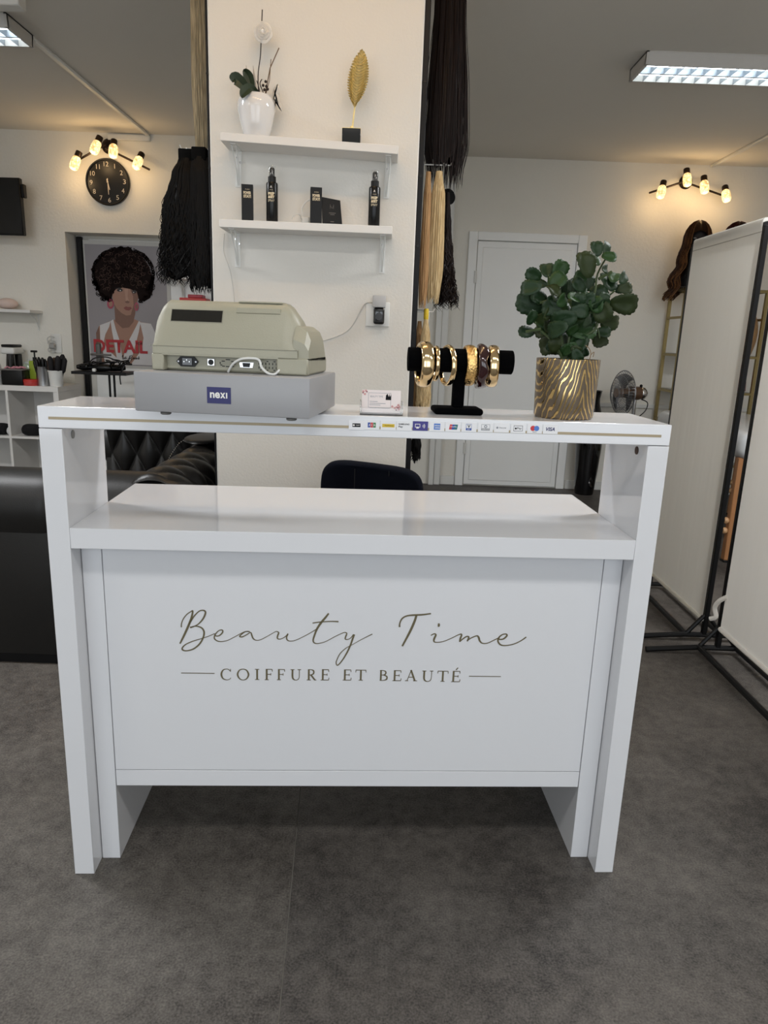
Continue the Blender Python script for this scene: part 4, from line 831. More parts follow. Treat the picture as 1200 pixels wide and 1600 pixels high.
# door-facing side
bundle('hair_bundle', 'longest dark brown straight hair bundle hanging from the top beside the column', (.154, 2.68), 2.5, 1.74, pw((0, .028, .05), (.3, .05, .055), (.65, .062, .06), (.85, .066, .06), (1, .052, .05)), H_DKB, n=260, seed=6, curl=.003, cw=9, wisp=.55, lean=(.012, 0), weft=False)
hook(.094, .185, 2.66, 1.775, 'white wire hook half hidden under the long dark hair', .0)
bundle('hair_bundle', 'honey blonde straight hair bundle right against the black panel', (.109, 2.62), 1.745, 1.295, pw((0, .007, .012), (.2, .013, .02), (.7, .016, .024), (1, .013, .02)), H_BLO2, n=90, seed=7, weft=False)
bundle('hair_bundle', 'pale blonde straight hair bundle between honey and dark wavy hair', (.147, 2.64), 1.752, 1.315, pw((0, .010, .015), (.2, .024, .024), (.7, .029, .028), (1, .02, .02)), H_BLO, n=150, seed=8, weft=False)
bundle('hair_bundle', 'dark wavy hair bundle with curled tips behind the pale blonde hair', (.185, 2.72), 1.70, 1.315, pw((0, .007, .02), (.3, .012, .03), (.6, .019, .035), (1, .034, .04)), H_DKB, n=190, seed=9, curl=.014, cw=34, wisp=.5, weft=False, lean=(.014, 0))
t = thing('hair_clip', 'round black hair hanger disc poking out from under the dark hair', 'hair hanger', (.2, 2.72, 1.68))
b = MB(); b.lathe([(.001, -.006), (.026, -.006), (.028, 0), (.026, .006), (.001, .006)], n=24, M=T_((.188, 2.72, 1.688)) @ Matrix.Rotation(1.35, 4, 'X') @ Matrix.Rotation(.5, 4, 'Y')); b.build('disc', WEFT, t)
hook(.094, .15, 2.645, 1.288, 'white wire hook carrying the ponytail with the yellow band', .04)
t = bundle('hair_bundle', 'blonde ponytail tied with a yellow band, partly behind the bangles', (.125, 2.625), 1.262, .935, pw((0, .007, .007), (.2, .016, .015), (.55, .024, .02), (1, .026, .02)), H_BLO, n=130, seed=10, curl=.0025, cw=30, weft=False, lean=(.004, 0))
MB().lathe([(.007, 0), (.0085, .004), (.009, .02), (.0085, .036), (.007, .04)], c=(.125, 2.625, 1.258), n=14).build('yellow_band', mat('yellow_elastic', 'd0b225', .6, var=.2, scale=150), t, label='yellow elastic band')
bundle('hair_bundle', 'honey brown hair bundle behind the free end of the bracelet stand', (.104, 2.66), 1.255, .93, pw((0, .006, .008), (.2, .013, .02), (1, .017, .02)), H_BLO2, n=90, seed=12, weft=False)
bundle('hair_bundle', 'black hair loop hanging lowest on the panel just above the office chair', (.112, 2.66), .85, .742, pw((0, .010, .02), (.4, .017, .025), (1, .010, .02)), H_BLK, n=90, seed=13, curl=.01, cw=7, weft=False)

# ================================================================== OFFICE CHAIR
OC = (-.04, 2.14, 0)
oc = thing('office_chair', 'navy black padded swivel chair behind the desk, only its backrest showing', 'office chair', OC)
CM_ = T_((-.042, 2.36, -.098)) @ RZ(radians(-6)) @ Matrix.Diagonal((1.15, 1, 1.05, 1))
def back_outline(n=48):
    out = []; 
    for i in range(n):
        a = 2*pi*i/n; c_, s_ = cos(a), sin(a); k = 5.
        out.append((.152*abs(c_)**(2/k)*(1 if c_ >= 0 else -1), .70+.135*abs(s_)**(2/k)*(1 if s_ >= 0 else -1)))
    return out
rings = []
for d, s_ in ((-.028, .86), (-.034, .93), (-.03, .98), (-.01, 1.), (.012, 1.), (.03, .97), (.034, .9)):
    rings.append([CM_ @ Vector((x*s_, d+.5*x*x*-1.2+.0, .70+(z-.70)*s_-.012*(x/.15)*(1 if z > .7 else 0))) for x, z in back_outline()])
b = MB(); b.ring_loft(rings, True); b.build('backrest', FABRIC, oc, angle=60)
b = MB()
for x in (-.05, .05): b.box(x-.0012, x+.0012, -.036, -.0335, .6, .82)
b.xf(CM_); b.build('backrest_seams', mat('dark_seam', '07080c', .9), oc)
SM = T_((-.04, 2.12, 0))
MB().box(-.2, .2, -.19, .17, .43, .50, .03, 4, M=SM).build('seat', FABRIC, oc)
MB().tube([(-.042, 2.40, .62), (-.041, 2.41, .5), (-.04, 2.32, .42), (-.04, 2.16, .415)], .018, 8).build('back_bracket', BLACKM, oc)
MB().cyl((-.04, 2.13, .09), (-.04, 2.13, .43), .025, n=14).build('gas_lift', CHROME, oc)
for i in range(5):
    a = 2*pi*i/5+.3; e = Vector((-.04+.25*cos(a), 2.13+.25*sin(a), .062))
    lg = MB().tube([(-.04, 2.13, .10), (-.04+.14*cos(a), 2.13+.14*sin(a), .085), e], [.022, .018, .013], 8).build('base_leg', CHROME, oc)
    MB().cyl((e.x-.012*sin(a), e.y+.012*cos(a), .026), (e.x+.012*sin(a), e.y-.012*cos(a), .026), .026, n=14).build('caster', BLACKP, lg)

# ================================================================== SOFA
so = thing('chesterfield_sofa', 'black leather tufted chesterfield sofa beside the column', 'sofa', (-1.5, 3.1, 0))
SX0, SX1, SY0, SY1 = -1.52, -.66, 2.345, 4.0
b = MB(); b.box(SX0, SX1, SY0, SY0+.22, .035, .52, .012, 2); b.box(SX1-.2, SX1, SY0+.2, SY1-.2, .035, .52, .012, 2); b.box(SX0, SX1, SY1-.22, SY1, .035, .52, .012, 2); b.box(SX0+.02, SX1-.1, SY0+.2, SY1-.2, .035, .25, .01)
b.build('frame', LEATHERB, so)
MB().box(SX0+.02, SX1-.01, SY0+.012, SY1-.02, 0, .036).build('plinth', BLACKM, so)
def roll_x(y, x0, x1, nm, m=LEATHERB):
    def f(u, v):
        x = x0+(x1-x0)*u; a = 2*pi*v; pl_ = 1-.012*max(0, 1-abs((x+1.16)/.02))-.010*max(0, 1-abs((x+1.75)/.02))
        return Vector((x, y+.125*pl_*cos(a), .572+.132*pl_*sin(a)))
    b = MB(); b.grid(f, 120, 28); b.bm.verts.ensure_lookup_table(); bmesh.ops.remove_doubles(b.bm, verts=list(b.bm.verts), dist=.0005)
    return b.build(nm, m, so, angle=80)
roll_x(SY0+.10, SX0, SX1-.10, 'arm_roll'); roll_x(SY1-.11, SX0, SX1-.10, 'arm_roll')
for y in (SY0+.10, SY1-.11):
    MB().sphere((SX0, y, .572), .02, .125, .132, 18, 10).build('arm_front', LEATHERB, so)
def puff(a, b_): return (abs(sin(pi*a))*abs(sin(pi*b_)))**.55
def bk(u, v):
    y = SY0+.02+(SY1-SY0-.04)*u; a = -.35*pi+1.75*pi*v
    U = (y-SY0)/.078; V = (a+.9)*1.15
    p = puff((U+V)/2, (U-V)/2); r_ = .127+.018*p
    taper = min(1, (u*(1-u))**.5*6+.55)
    return Vector((SX1-.132+r_*1.02*cos(a), y, .572+r_*taper**.3*sin(a)*1.0))
b = MB(); b.grid(bk, 200, 60); b.build('tufted_back_roll', LEATHER, so, angle=80)
def fa(u, v):
    x = SX0+.04+(SX1-.22-SX0-.04)*u; z = .30+.42*v
    U = (x+.02)/.066; V = (z-.535)/.13
    p = puff((U+V)/2, (U-V)/2)
    bulge = .03*max(0, (v-.55)/.45)**2
    return Vector((x, 3.762-.030*p-bulge, z))
b = MB(); b.grid(fa, 190, 60); b.build('tufted_arm_inside', LEATHER, so, angle=80)
def ba(u, v):
    y = SY0+.22+(SY1-SY0-.44)*u; z = .28+.38*v; p = puff(((y-SY0)/.078+(z-.5)/.10)/2, ((y-SY0)/.078-(z-.5)/.10)/2)
    return Vector((SX1-.225-.034*p, y, z))
b = MB(); b.grid(ba, 150, 40); b.build('tufted_back_inside', LEATHER, so, angle=80)
b = MB()
for i in range(-26, -8):
    for j in range(-2, 2):
        if (i+j) % 2 == 0:
            x, z = i*.066-.02, .535+j*.13
            if SX0+.08 < x < SX1-.25 and .32 < z < .7: b.sphere((x, 3.797, z), .011, .007, .011, 10, 6)
b.build('buttons', LEATHER, so)
for y in (SY0+.235, SY0+.235+.585):
    MB().box(SX0+.01, SX1-.27, y, y+.58, .25, .43, .035, 4).build('seat_cushion', LEATHERB, so)
# handbag lying on the sofa back
hb = thing('handbag', 'black clutch bag with a gold chain lying on the sofa back', 'bag', (-.80, 3.12, .72))
b = MB(); b.ring_loft([[(-.80+.09*s_*cos(a)-.0, 3.12+.16*s_*sin(a), z) for a in [2*pi*i/20 for i in range(20)]] for z, s_ in ((.722, .85), (.728, 1.), (.736, .97), (.740, .8))]); b.build('bag_body', BLACKP, hb, angle=60)
b = MB(); ch_ = cat([(-.87, 3.06, .735), (-.885, 3.0, .722), (-.893, 2.95, .70), (-.899, 2.9, .675), (-.90, 2.86, .655)], 8)
for i in range(0, len(ch_), 2):
    p = Vector(ch_[i]); b.sphere(p, .0035, .0048, .0035, 6, 4)
b.build('gold_chain', CHROME, hb)
# ================================================================== CEILING LIGHTS AND SPOT LAMPS
TUBE = mat('lit_fluorescent_tube', 'ffffff', .5, emit=(.86, .95, 1.0), estr=6.)
REFL = mat('bright_louver_metal', '9aa2aa', .35, metal=.6, var=.05)
HOUS = mat('fixture_housing', 'c4c2be', .5, var=.02)
def ceiling_light(x0, x1, y0, label):
    y1 = y0+.25; zb = 2.497
    t = thing('ceiling_light', label, 'ceiling light', ((x0+x1)/2, y0+.125, CZ), group='louvred fluorescent ceiling lights')
    b = MB()
    b.ring_loft([[(x, y0, CZ), (x, y0+.012, zb), (x, y0+.02, zb), (x, y0+.012, CZ)] for x in (x0, x1)])
    b.ring_loft([[(x, y1-.012, CZ), (x, y1-.02, zb), (x, y1-.012, zb), (x, y1, CZ)] for x in (x0, x1)])
    b.box(x0, x0+.012, y0, y1, zb, CZ); b.box(x1-.012, x1, y0, y1, zb, CZ); b.box(x0, x1, y0, y1, CZ-.006, CZ)
    b.build('housing', HOUS, t, smooth=False)
    yc = (y0+y1)/2
    MB().box(x0+.012, x1-.012, yc-.006, yc+.006, zb, CZ-.012).build('reflector', REFL, t)
    for q in (-.056, .056):
        MB().cyl((x0+.03, yc+q, zb+.026), (x1-.03, yc+q, zb+.026), .013, n=10).build('tube', TUBE, t)
    n = int((x1-x0)/.062)
    me = None
    for i in range(1, n):
        x = x0+(x1-x0)*i/n
        if me is None:
            b = MB()
            for s in (-1, 1):
                ya, yb_ = (y0+.02, yc-.006) if s < 0 else (yc+.006, y1-.02)
                b.ring_loft([[(-.001, ya, zb+.001), (.001, ya, zb+.001), (.001, ya, zb+.03), (-.001, ya, zb+.03)], [(-.001, (ya+yb_)/2, zb+.001), (.001, (ya+yb_)/2, zb+.001), (.001, (ya+yb_)/2, zb+.011), (-.001, (ya+yb_)/2, zb+.011)], [(-.001, yb_, zb+.001), (.001, yb_, zb+.001), (.001, yb_, zb+.03), (-.001, yb_, zb+.03)]])
            b.xf(T_((x, 0, 0))); o = b.build('louver_blade', REFL, t, smooth=False); me = o; xo = x
        else:
            o = me.copy(); COL.objects.link(o); o.location = (x-xo, 0, 0)
ceiling_light(1.166, 2.40, 3.785, 'white louvred fluorescent ceiling light above the screens, seen nearly whole')
ceiling_light(-3.0, -1.8, .025, 'white louvred fluorescent ceiling light in front of the desk on the sofa side')
ceiling_light(-.45, .75, .025, 'white louvred fluorescent ceiling light above the front of the desk')
ceiling_light(-3.0, -1.8, 2.075, 'added white louvred ceiling light, out of view above the sofa')  # added out-of-view housing for the extra light on the back of the room
ceiling_light(1.2, 2.4, 2.075, 'added white louvred ceiling light, out of view above the screen nearer the camera')  # its counterpart over the screens, likewise added for its light
ceiling_light(1.2, 2.4, .025, 'white louvred fluorescent ceiling light in front of the desk on the screen side')
ceiling_light(-3.02, -1.785, 3.62, 'white louvred fluorescent ceiling light near the television, only one end seen')
BULB = bpy.data.materials.new('lit_crackle_bulb'); BULB.use_nodes = True; nt = BULB.node_tree; N = nt.nodes; L = nt.links; bb = N['Principled BSDF']
vz_ = N.new('ShaderNodeTexVoronoi'); vz_.inputs['Scale'].default_value = 75; tc = N.new('ShaderNodeTexCoord'); L.new(tc.outputs['Object'], vz_.inputs['Vector'])
rp = N.new('ShaderNodeValToRGB'); rp.color_ramp.elements[0].color = (1, .78, .40, 1); rp.color_ramp.elements[1].color = (.30, .15, .045, 1); rp.color_ramp.elements[1].position = .8; L.new(vz_.outputs['Distance'], rp.inputs[0])
L.new(rp.outputs[0], bb.inputs['Emission Color']); bb.inputs['Emission Strength'].default_value = 2.2; bb.inputs['Base Color'].default_value = (.8, .6, .3, 1)
BRONZE = mat('dark_bronze', '2f2621', .4, metal=.8, var=.1)
POWER = .7
def spot_lamp(C, bars, bulbs, label):
    t = thing('spot_lamp', label, 'lamp', C, group=None)
    C = Vector(C); wy = C.y
    MB().lathe([(.001, 0), (.05, 0), (.052, .006), (.046, .016), (.02, .03), (.001, .032)], M=T_(C) @ Matrix.Rotation(pi/2, 4, 'X'), n=24).build('rosette', BRONZE, t)
    for i, pts in enumerate(bars):
        P = [Vector(p) for p in pts]
        MB().tube(P, .0075, 8).build('bar', BRONZE, t)
    for (x, y, z, dx, dy_, dz) in bulbs:
        p = Vector((x, y, z)); d = Vector((dx, dy_, dz)).normalized()
        R = T_(p) @ d.to_track_quat('Z', 'Y').to_matrix().to_4x4()
        so_ = MB().lathe([(.001, -.048), (.022, -.048), (.0235, -.04), (.0235, -.012), (.019, -.01), (.001, -.01)], M=R, n=16).build('bulb_holder', BRONZE, t)
        MB().lathe([(.001, -.010), (.021, -.008), (.029, .004), (.0315, .03), (.0315, .06), (.027, .078), (.016, .086), (.001, .088)], M=R, n=18).build('bulb', BULB, t)
        q = p+d*.125+Vector((.0, .0, .0))
        l_ = bpy.data.lights.new('bulb_light', 'POINT'); l_.energy = POWER; l_.color = (1.0, .66, .32); l_.shadow_soft_size = .025
        lo = bpy.data.objects.new('bulb_light', l_); COL.objects.link(lo); lo.location = WM[t.name].inverted() @ q; lo.parent = t
# lamp over the clock (wall at YB2), lamp over the wigs (wall at YB)
spot_lamp((-2.09, YB2, 2.465), [[(-2.30, 5.50, 2.335), (-2.09, 5.53, 2.46)], [(-2.09, 5.53, 2.44), (-1.77, 5.50, 2.30)], [(-2.09, 5.60, 2.465), (-2.09, 5.53, 2.455)]],
          [(-2.27, 5.46, 2.35, -.35, -.25, -1), (-2.118, 5.46, 2.455, -.35, -.35, -1), (-2.005, 5.46, 2.435, .05, -.45, -1), (-1.825, 5.46, 2.36, -.25, -.6, -1)], 'four-bulb bronze spot lamp on the wall above the black clock')
spot_lamp((2.22, YB, 2.43), [[(1.92, 5.80, 2.325), (2.21, 5.83, 2.43)], [(2.21, 5.83, 2.41), (2.50, 5.80, 2.32)], [(2.22, 5.90, 2.43), (2.21, 5.83, 2.42)]],
          [(2.00, 5.76, 2.36, -.22, -.3, -1), (2.172, 5.76, 2.45, .05, -.35, -1), (2.308, 5.76, 2.405, .05, -.35, -1), (2.478, 5.76, 2.345, .0, -.6, -1)], 'four-bulb bronze spot lamp on the wall above the wigs')

# ================================================================== LEFT BACK CORNER
ck = thing('wall_clock', 'round black wall clock with pale numerals under the spot lamp', 'clock', (-2.105, YB2, 2.222))
KM = FR(-2.105, YB2, 2.222)
MB().lathe([(.001, 0), (.158, 0), (.160, .004), (.160, .028), (.156, .032), (.150, .030), (.148, .020), (.001, .020)], M=KM, n=56).build('case', BLACKP, ck, angle=30)
CKI = mat('clock_numerals', 'b9b0a2', .5)
for i in range(1, 13):
    a = pi/2-2*pi*i/12+.05; r = .122; s = str(i); h = .032
    b = MB(); b.text(s, KM @ T_((r*cos(a), r*sin(a)-h/2, .0203)) , None if s == '1' else (.026 if s == '11' else .034 if len(s) == 2 else .02), h, align='C', bold=.0); b.build('numeral', CKI, ck, smooth=False)
b = MB(); b.prism([(-.003, -.025), (.003, -.025), (.0022, .085), (-.0022, .085)], .0015, KM @ T_((0, 0, .022)) @ RZ(pi+.03)); b.build('minute_hand', CKI, ck)
b = MB(); b.prism([(-.0035, -.02), (.0035, -.02), (.0025, .055), (-.0025, .055)], .0015, KM @ T_((0, 0, .0245)) @ RZ(pi+.24)); b.build('hour_hand', CKI, ck)
MB().lathe([(.001, .02), (.006, .02), (.006, .028), (.001, .029)], M=KM, n=12).build('hub', CKI, ck)
tv = thing('television', 'black wall-mounted television seen from its edge near the shelf', 'television', (-3.05, 5.45, 2.0))
TM = T_((-2.655, 5.40, 2.0)) @ RZ(radians(-3))
MB().box(-.85, 0, -.02, .02, -.19, .193, .004, M=TM).build('screen_body', BLACKP, tv)
MB().box(-.84, -.008, -.0215, -.0195, -.18, .185, .001, M=TM).build('screen', mat('tv_screen', '050506', .3), tv)
MB().box(.0, .022, -.01, .03, .065, .155, .004, M=TM).build('side_speaker', BLACKP, tv)
MB().box(-.5, -.4, .02, .19, -.05, .05, M=TM).build('wall_mount', BLACKM, tv)
ws = thing('wall_shelf', 'small white wall shelf over the cube unit, holding a pink roll', 'shelf', (-2.83, YB2, 1.29))
MB().box(-3.1, -2.665, YB2-.20, YB2, 1.275, 1.297, .001).build('board', WHITESH, ws)
for x in (-2.70, -3.05):
    b = MB(); b.box(x-.008, x+.008, YB2-.16, YB2, 1.27, 1.275); b.box(x-.008, x+.008, YB2-.006, YB2, 1.15, 1.275); b.tube([(x, YB2-.15, 1.268), (x, YB2-.05, 1.235), (x, YB2-.005, 1.155)], .004, 6); b.build('bracket', WHITEP, ws)
b = MB(); b.sphere((-2.873, 5.49, 1.338), .076, .06, .040, 18, 10); tag(b.build('rolled_towel', mat('pale_pink_cloth', 'd3bfb6', .9, bump=.4, var=.06)), 'pale pink rolled cloth on the small wall shelf', 'towel')
t = thing('headband', 'grey round headband beside the pink roll on the small wall shelf', 'headband', (-3.0, 5.47, 1.297))
MB().tube([(-3.01+.052*cos(a), 5.46, 1.352+.052*sin(a)) for a in [2*pi*i/24 for i in range(25)]], .006, 8, cap=False).build('hoop', mat('grey_hoop', '5c5b5e', .5), t)
b = MB(); b.box(-2.985, -2.955, 5.45, 5.53, 1.2971, 1.322, .004); b.build('clasp', mat('pale_grey_clasp', 'b9b6b2', .6), t)
so_ = thing('wall_socket', 'white wall socket with coiled white charger cable over the cube unit', 'socket', (-2.58, YB2, 1.06))
MB().box(-2.615, -2.535, YB2-.010, YB2, .985, 1.13, .003).build('socket_plate', WHITEP, so_)
b = MB(); pts = [(-2.60+.026*cos(2.2*pi*t*4), YB2-.035-.012*sin(9*t), 1.10-.115*t+.016*sin(2.2*pi*t*4)) for t in [i/70 for i in range(71)]]; b.tube(pts, .0035, 6); b.build('coiled_cable', mat('grey_cable', 'b9b8b4', .5), so_)
b = MB(); b.box(-2.615, -2.575, YB2-.05, YB2-.01, 1.02, 1.055, .004); b.build('charger', mat('grey_charger', '9b9a97', .5), so_)
# cube shelf
KX0, KX1, KY0, KY1, KZ = -3.17, -2.408, 5.2, 5.59, .757
ks = thing('cube_shelf', 'white open cube shelf unit below the wall socket, with towels inside', 'shelf unit', ((KX0+KX1)/2, 5.4, 0))
MB().box(KX0, KX1, KY0, KY1, KZ-.038, KZ, .001).build('top_board', WHITESH, ks); MB().box(KX0, KX1, KY0, KY1, 0, .038, .001).build('bottom_board', WHITESH, ks)
for x in (KX0, KX1-.038): MB().box(x, x+.038, KY0, KY1, .0385, KZ-.0385, .001).build('side_board', WHITESH, ks)
MB().box(-2.798, -2.78, KY0+.002, KY1, .0385, KZ-.0385).build('divider', WHITESH, ks); MB().box(KX0+.0385, KX1-.0385, KY0+.004, KY1, .368, .385).build('middle_shelf', WHITESH, ks)
MB().box(KX0+.01, KX1-.01, KY1-.006, KY1-.001, .03, KZ-.03).build('back_board', WHITESH, ks)
TWB = mat('black_towel', '0d0d10', .95, bump=.8, bscale=300, var=.3); TWW = mat('white_towel', 'd4d4d4', .95, bump=.8, bscale=300)
def towel(x, y, z, r, ln, m, label, ry=0):
    b = MB(); rings = []
    for i in range(13):
        u = i/12; rr_ = r*(1-.5*abs(2*u-1)**6)
        rings.append([(x+(u-.5)*ln, y+rr_*cos(a)*1.15, z+r*.82+rr_*sin(a)*(.82)) for a in [2*pi*k/18 for k in range(18)]])
    b.ring_loft(rings); o = b.build('rolled_towel', m); tag(o, label, 'towel', 'rolled towels in the cube shelf'); return o
towel(-2.655, 5.27, .3855, .052, .135, TWB, 'black rolled towel in the upper cube nearest the desk')
towel(-2.555, 5.26, .3855, .042, .055, TWW, 'white rolled towel end next to the upper black towel nearest the desk')
towel(-2.90, 5.27, .3855, .052, .14, TWB, 'black rolled towel in the upper cube farther from the desk')
towel(-2.812, 5.26, .3855, .038, .03, TWW, 'white rolled towel end in the upper cube farther from the desk')
towel(-2.63, 5.27, .0385, .055, .15, TWB, 'black rolled towel in the bottom cube nearest the desk')
towel(-2.535, 5.26, .0385, .04, .035, TWW, 'white rolled towel end in the bottom cube nearest the desk')
towel(-2.90, 5.25, .0385, .058, .15, TWW, 'white folded towel in the bottom cube farther from the desk')
# things on the cube shelf
t = thing('pump_bottle', 'tall white bottle standing on the cube shelf at the frame edge', 'bottle', (-2.905, 5.28, KZ))
MB().lathe([(.001, 0), (.050, 0), (.052, .01), (.052, .13), (.043, .165), (.022, .185), (.020, .20), (.001, .201)], c=(-2.898, 5.26, KZ), n=20).build('bottle_body', WHITEP, t)
t = thing('coffee_machine', 'small black and white coffee machine on the cube shelf', 'coffee machine', (-2.83, 5.45, KZ))
b = MB(); b.box(-2.875, -2.795, 5.38, 5.52, KZ, KZ+.03, .005); b.box(-2.86, -2.81, 5.45, 5.52, KZ+.03, KZ+.215, .006); b.build('stand', BLACKP, t)
b = MB(); b.box(-2.895, -2.79, 5.36, 5.52, KZ+.2155, KZ+.265, .015, 3); b.build('head', WHITEP, t)
b = MB(); b.box(-2.89, -2.80, 5.37, 5.51, KZ+.2655, KZ+.285, .006); b.build('lid', BLACKP, t)
b = MB(); b.cyl((-2.835, 5.385, KZ+.09), (-2.835, 5.395, KZ+.214), .036, .028, 14); b.build('jug', BLACKGL, t)
t = thing('storage_box', 'black open box on the cube shelf with pink clips on top', 'box', (-2.74, 5.28, KZ))
MB().box(-2.825, -2.672, 5.22, 5.34, KZ, KZ+.105, .006, 2).build('box_body', BLACKP, t)
MB().box(-2.83, -2.667, 5.215, 5.345, KZ+.1055, KZ+.115, .003).build('rim', mat('grey_rim', '6d6a68', .5), t)
b = MB(); rr = random.Random(2)
for i in range(9):
    x, y = -2.75+rr.uniform(-.05, .05), 5.28+rr.uniform(-.03, .03); b.tube([(x-.02, y, KZ+.119), (x, y+.004, KZ+.13), (x+.02, y+.006, KZ+.121)], .005, 6)
tag(b.build('hair_clips', mat('pink_clip', 'c98a95', .4)), 'pink plastic hair clips lying on the black box', 'hair clips')
t = thing('glass_jar', 'pale green glass jar with lid behind the black box', 'jar', (-2.735, 5.46, KZ))
MB().lathe([(.001, 0), (.042, 0), (.045, .01), (.045, .13), (.036, .145), (.001, .146)], c=(-2.735, 5.46, KZ), n=18).build('jar_body', mat('pale_green_glass', 'a9b8a4', .15, var=.05), t)
MB().lathe([(.001, .1465), (.038, .1465), (.038, .16), (.008, .165), (.006, .18), (.001, .182)], c=(-2.735, 5.46, KZ), n=18).build('lid', mat('jar_lid', 'b9bfb6', .3), t)
t = thing('pump_bottle', 'square green bottle with a black pump behind the red tub', 'bottle', (-2.63, 5.36, KZ))
MB().box(-2.675, -2.605, 5.335, 5.395, KZ, KZ+.175, .008, 2).build('bottle_body', GREENB, t)
b = MB(); b.cyl((-2.64, 5.365, KZ+.1755), (-2.64, 5.365, KZ+.20), .015, n=12); b.cyl((-2.64, 5.365, KZ+.20), (-2.64, 5.365, KZ+.235), .006, n=8); b.box(-2.665, -2.62, 5.355, 5.375, KZ+.235, KZ+.25, .003); b.build('pump', BLACKP, t)
t = thing('wax_tub', 'red round tub on the cube shelf in front of the green bottle', 'tub', (-2.63, 5.25, KZ))
MB().lathe([(.001, 0), (.05, 0), (.052, .004), (.052, .024), (.001, .024)], c=(-2.63, 5.262, KZ), n=24).build('tub_body', mat('pink_tub', 'b8403c', .4), t)
MB().lathe([(.001, .0245), (.054, .0245), (.054, .042), (.05, .045), (.001, .045)], c=(-2.63, 5.262, KZ), n=24).build('lid', RED, t)
def brush(x, y, z, ln, lean, m, label, fat=.011, cat_='hair brush'):
    e = Vector((x+lean[0], y+lean[1], z+ln)); p = Vector((x, y, z)); t_ = thing('hair_brush', label, cat_, (x, y, z), group='brushes standing in pots on the cube shelf')
    MB().cyl(p, p+(e-p)*.45, fat*.5, fat*.55, 8).build('brush_handle', BLACKP, t_)
    b = MB(); q = p+(e-p)*.45; b.tube([q, q+(e-q)*.15, q+(e-q)*.85, e], [fat*.6, fat*1.15, fat*1.15, fat*.5], 10); b.build('bristle_head', m, t_, kind=None)
t = thing('metal_can', 'silver metal can full of black combs on the cube shelf', 'can', (-2.545, 5.28, KZ))
MB().lathe([(.045, 0), (.047, 0), (.047, .135), (.049, .14), (.045, .14), (.045, .004), (.001, .003)], c=(-2.545, 5.28, KZ), n=28, cap=False).build('can_body', STEEL, t)
rr = random.Random(6)
for i, a in enumerate((0, 1.1, 2.2, 3.3, 4.4, 5.5)):
    brush(-2.545+.022*cos(a), 5.28+.022*sin(a), KZ+.006, .175+.012*(i % 3), (.02*cos(a)-.015, .015*sin(a)), BLACKP, 'black comb in the silver can', .011, 'comb')
t = thing('white_pot', 'white ribbed plastic pot full of round brushes on the cube shelf', 'pot', (-2.44, 5.28, KZ))
MB().lathe([(.042, 0), (.044, 0), (.052, .105), (.055, .106), (.055, .115), (.050, .115), (.042, .004), (.001, .003)], c=(-2.447, 5.27, KZ), n=28, cap=False).build('pot_body', WHITEP, t)
BRB = mat('brown_bristle', '4a382c', .8); BKB = mat('black_bristle', '151215', .8, var=.4, scale=200)
for i, (a, ln, m_, lab) in enumerate(((2.9, .19, BRB, 'brown bristle brush in the white pot'), (2.1, .20, BRB, 'brown bristle brush in the white pot'), (4.2, .21, BKB, 'black round brush in the white pot'), (5.2, .215, BKB, 'black round brush in the white pot'), (.2, .20, BKB, 'black round brush in the white pot'), (1., .225, BKB, 'black round brush in the white pot'))):
    brush(-2.447+.026*cos(a), 5.27+.022*sin(a), KZ+.006, ln, (.035*cos(a)+.012, .02*sin(a)), m_, lab, .017)

# poster on the recessed door
PY = 5.7745
po = thing('salon_poster', 'tall salon poster of a curly-haired woman with red letters on the recessed door', 'poster', (-2.1, PY, 1.35))
px0, px1, pz0, pz1 = -2.385, -1.76, .90, 1.81
MB().box(px0-.012, px1+.03, PY-.004, PY, pz0-.02, pz1+.03, .001).build('poster_board', mat('poster_frame_white', 'bdbcb8', .5), po)
MB().box(px0, px1, PY-.0045, PY-.004, pz0, pz1).build('poster_background', mat('poster_grey', '8f8b8f', .5, var=.08, scale=2.5), po, smooth=False)
# picture coordinates (measured on the poster) -> poster plane
def pp_(x, y): return (px0+(x-195-(y-125)*.06)/(915-195)*(px1-px0), pz1-(y-120)/(1190-120)*(pz1-pz0))
lay = [0]
def pshape(pts, m, name='print', dd=None):
    lay[0] += 1; y = PY-.0046-.0002*lay[0]; b = MB(); P = [pp_(*p) for p in pts]; b.prism(P, .0001, FR(0, y, 0)); return b.build(name, m, po, smooth=False)
def pell(cx, cy, rx, ry, m, n=18, name='print'): return pshape([(cx+rx*cos(2*pi*i/n), cy+ry*sin(2*pi*i/n)) for i in range(n)], m, name)
SK = mat('print_skin', '9a7462', .5, var=.06, scale=8); SKD = mat('print_skin_shadow', '755446', .5); SKL = mat('print_skin_light', 'ab8674', .5); TOPW = mat('print_white_cloth', 'c9c7c8', .5, var=.03)
HRB = mat('print_hair', '1c1413', .8, spec=.1, var=.4, scale=60); HRL = mat('print_hair_light', '57453e', .7, spec=.1); LIP = mat('print_lip', '7d443e', .5); EYE = mat('print_eye', '141010', .5); EARR = mat('print_earring', 'a24258', .5)
pshape([(300, 900), (325, 840), (400, 800), (470, 775), (520, 770), (650, 765), (720, 790), (800, 800), (830, 1180), (350, 1180), (310, 1000)], SK)
pshape([(300, 900), (325, 840), (340, 960), (390, 1180), (345, 1180), (305, 1000)], SKD)
pshape([(465, 640), (475, 790), (540, 850), (600, 840), (640, 790), (655, 720), (660, 650)], SKD)
pshape([(335, 830), (432, 790), (420, 840), (385, 910), (372, 970), (395, 1060), (455, 1180), (385, 1180), (338, 960)], TOPW)
pshape([(432, 790), (456, 772), (480, 860), (515, 960), (540, 1100), (570, 1180), (500, 1180), (470, 1000), (445, 880)], TOPW)
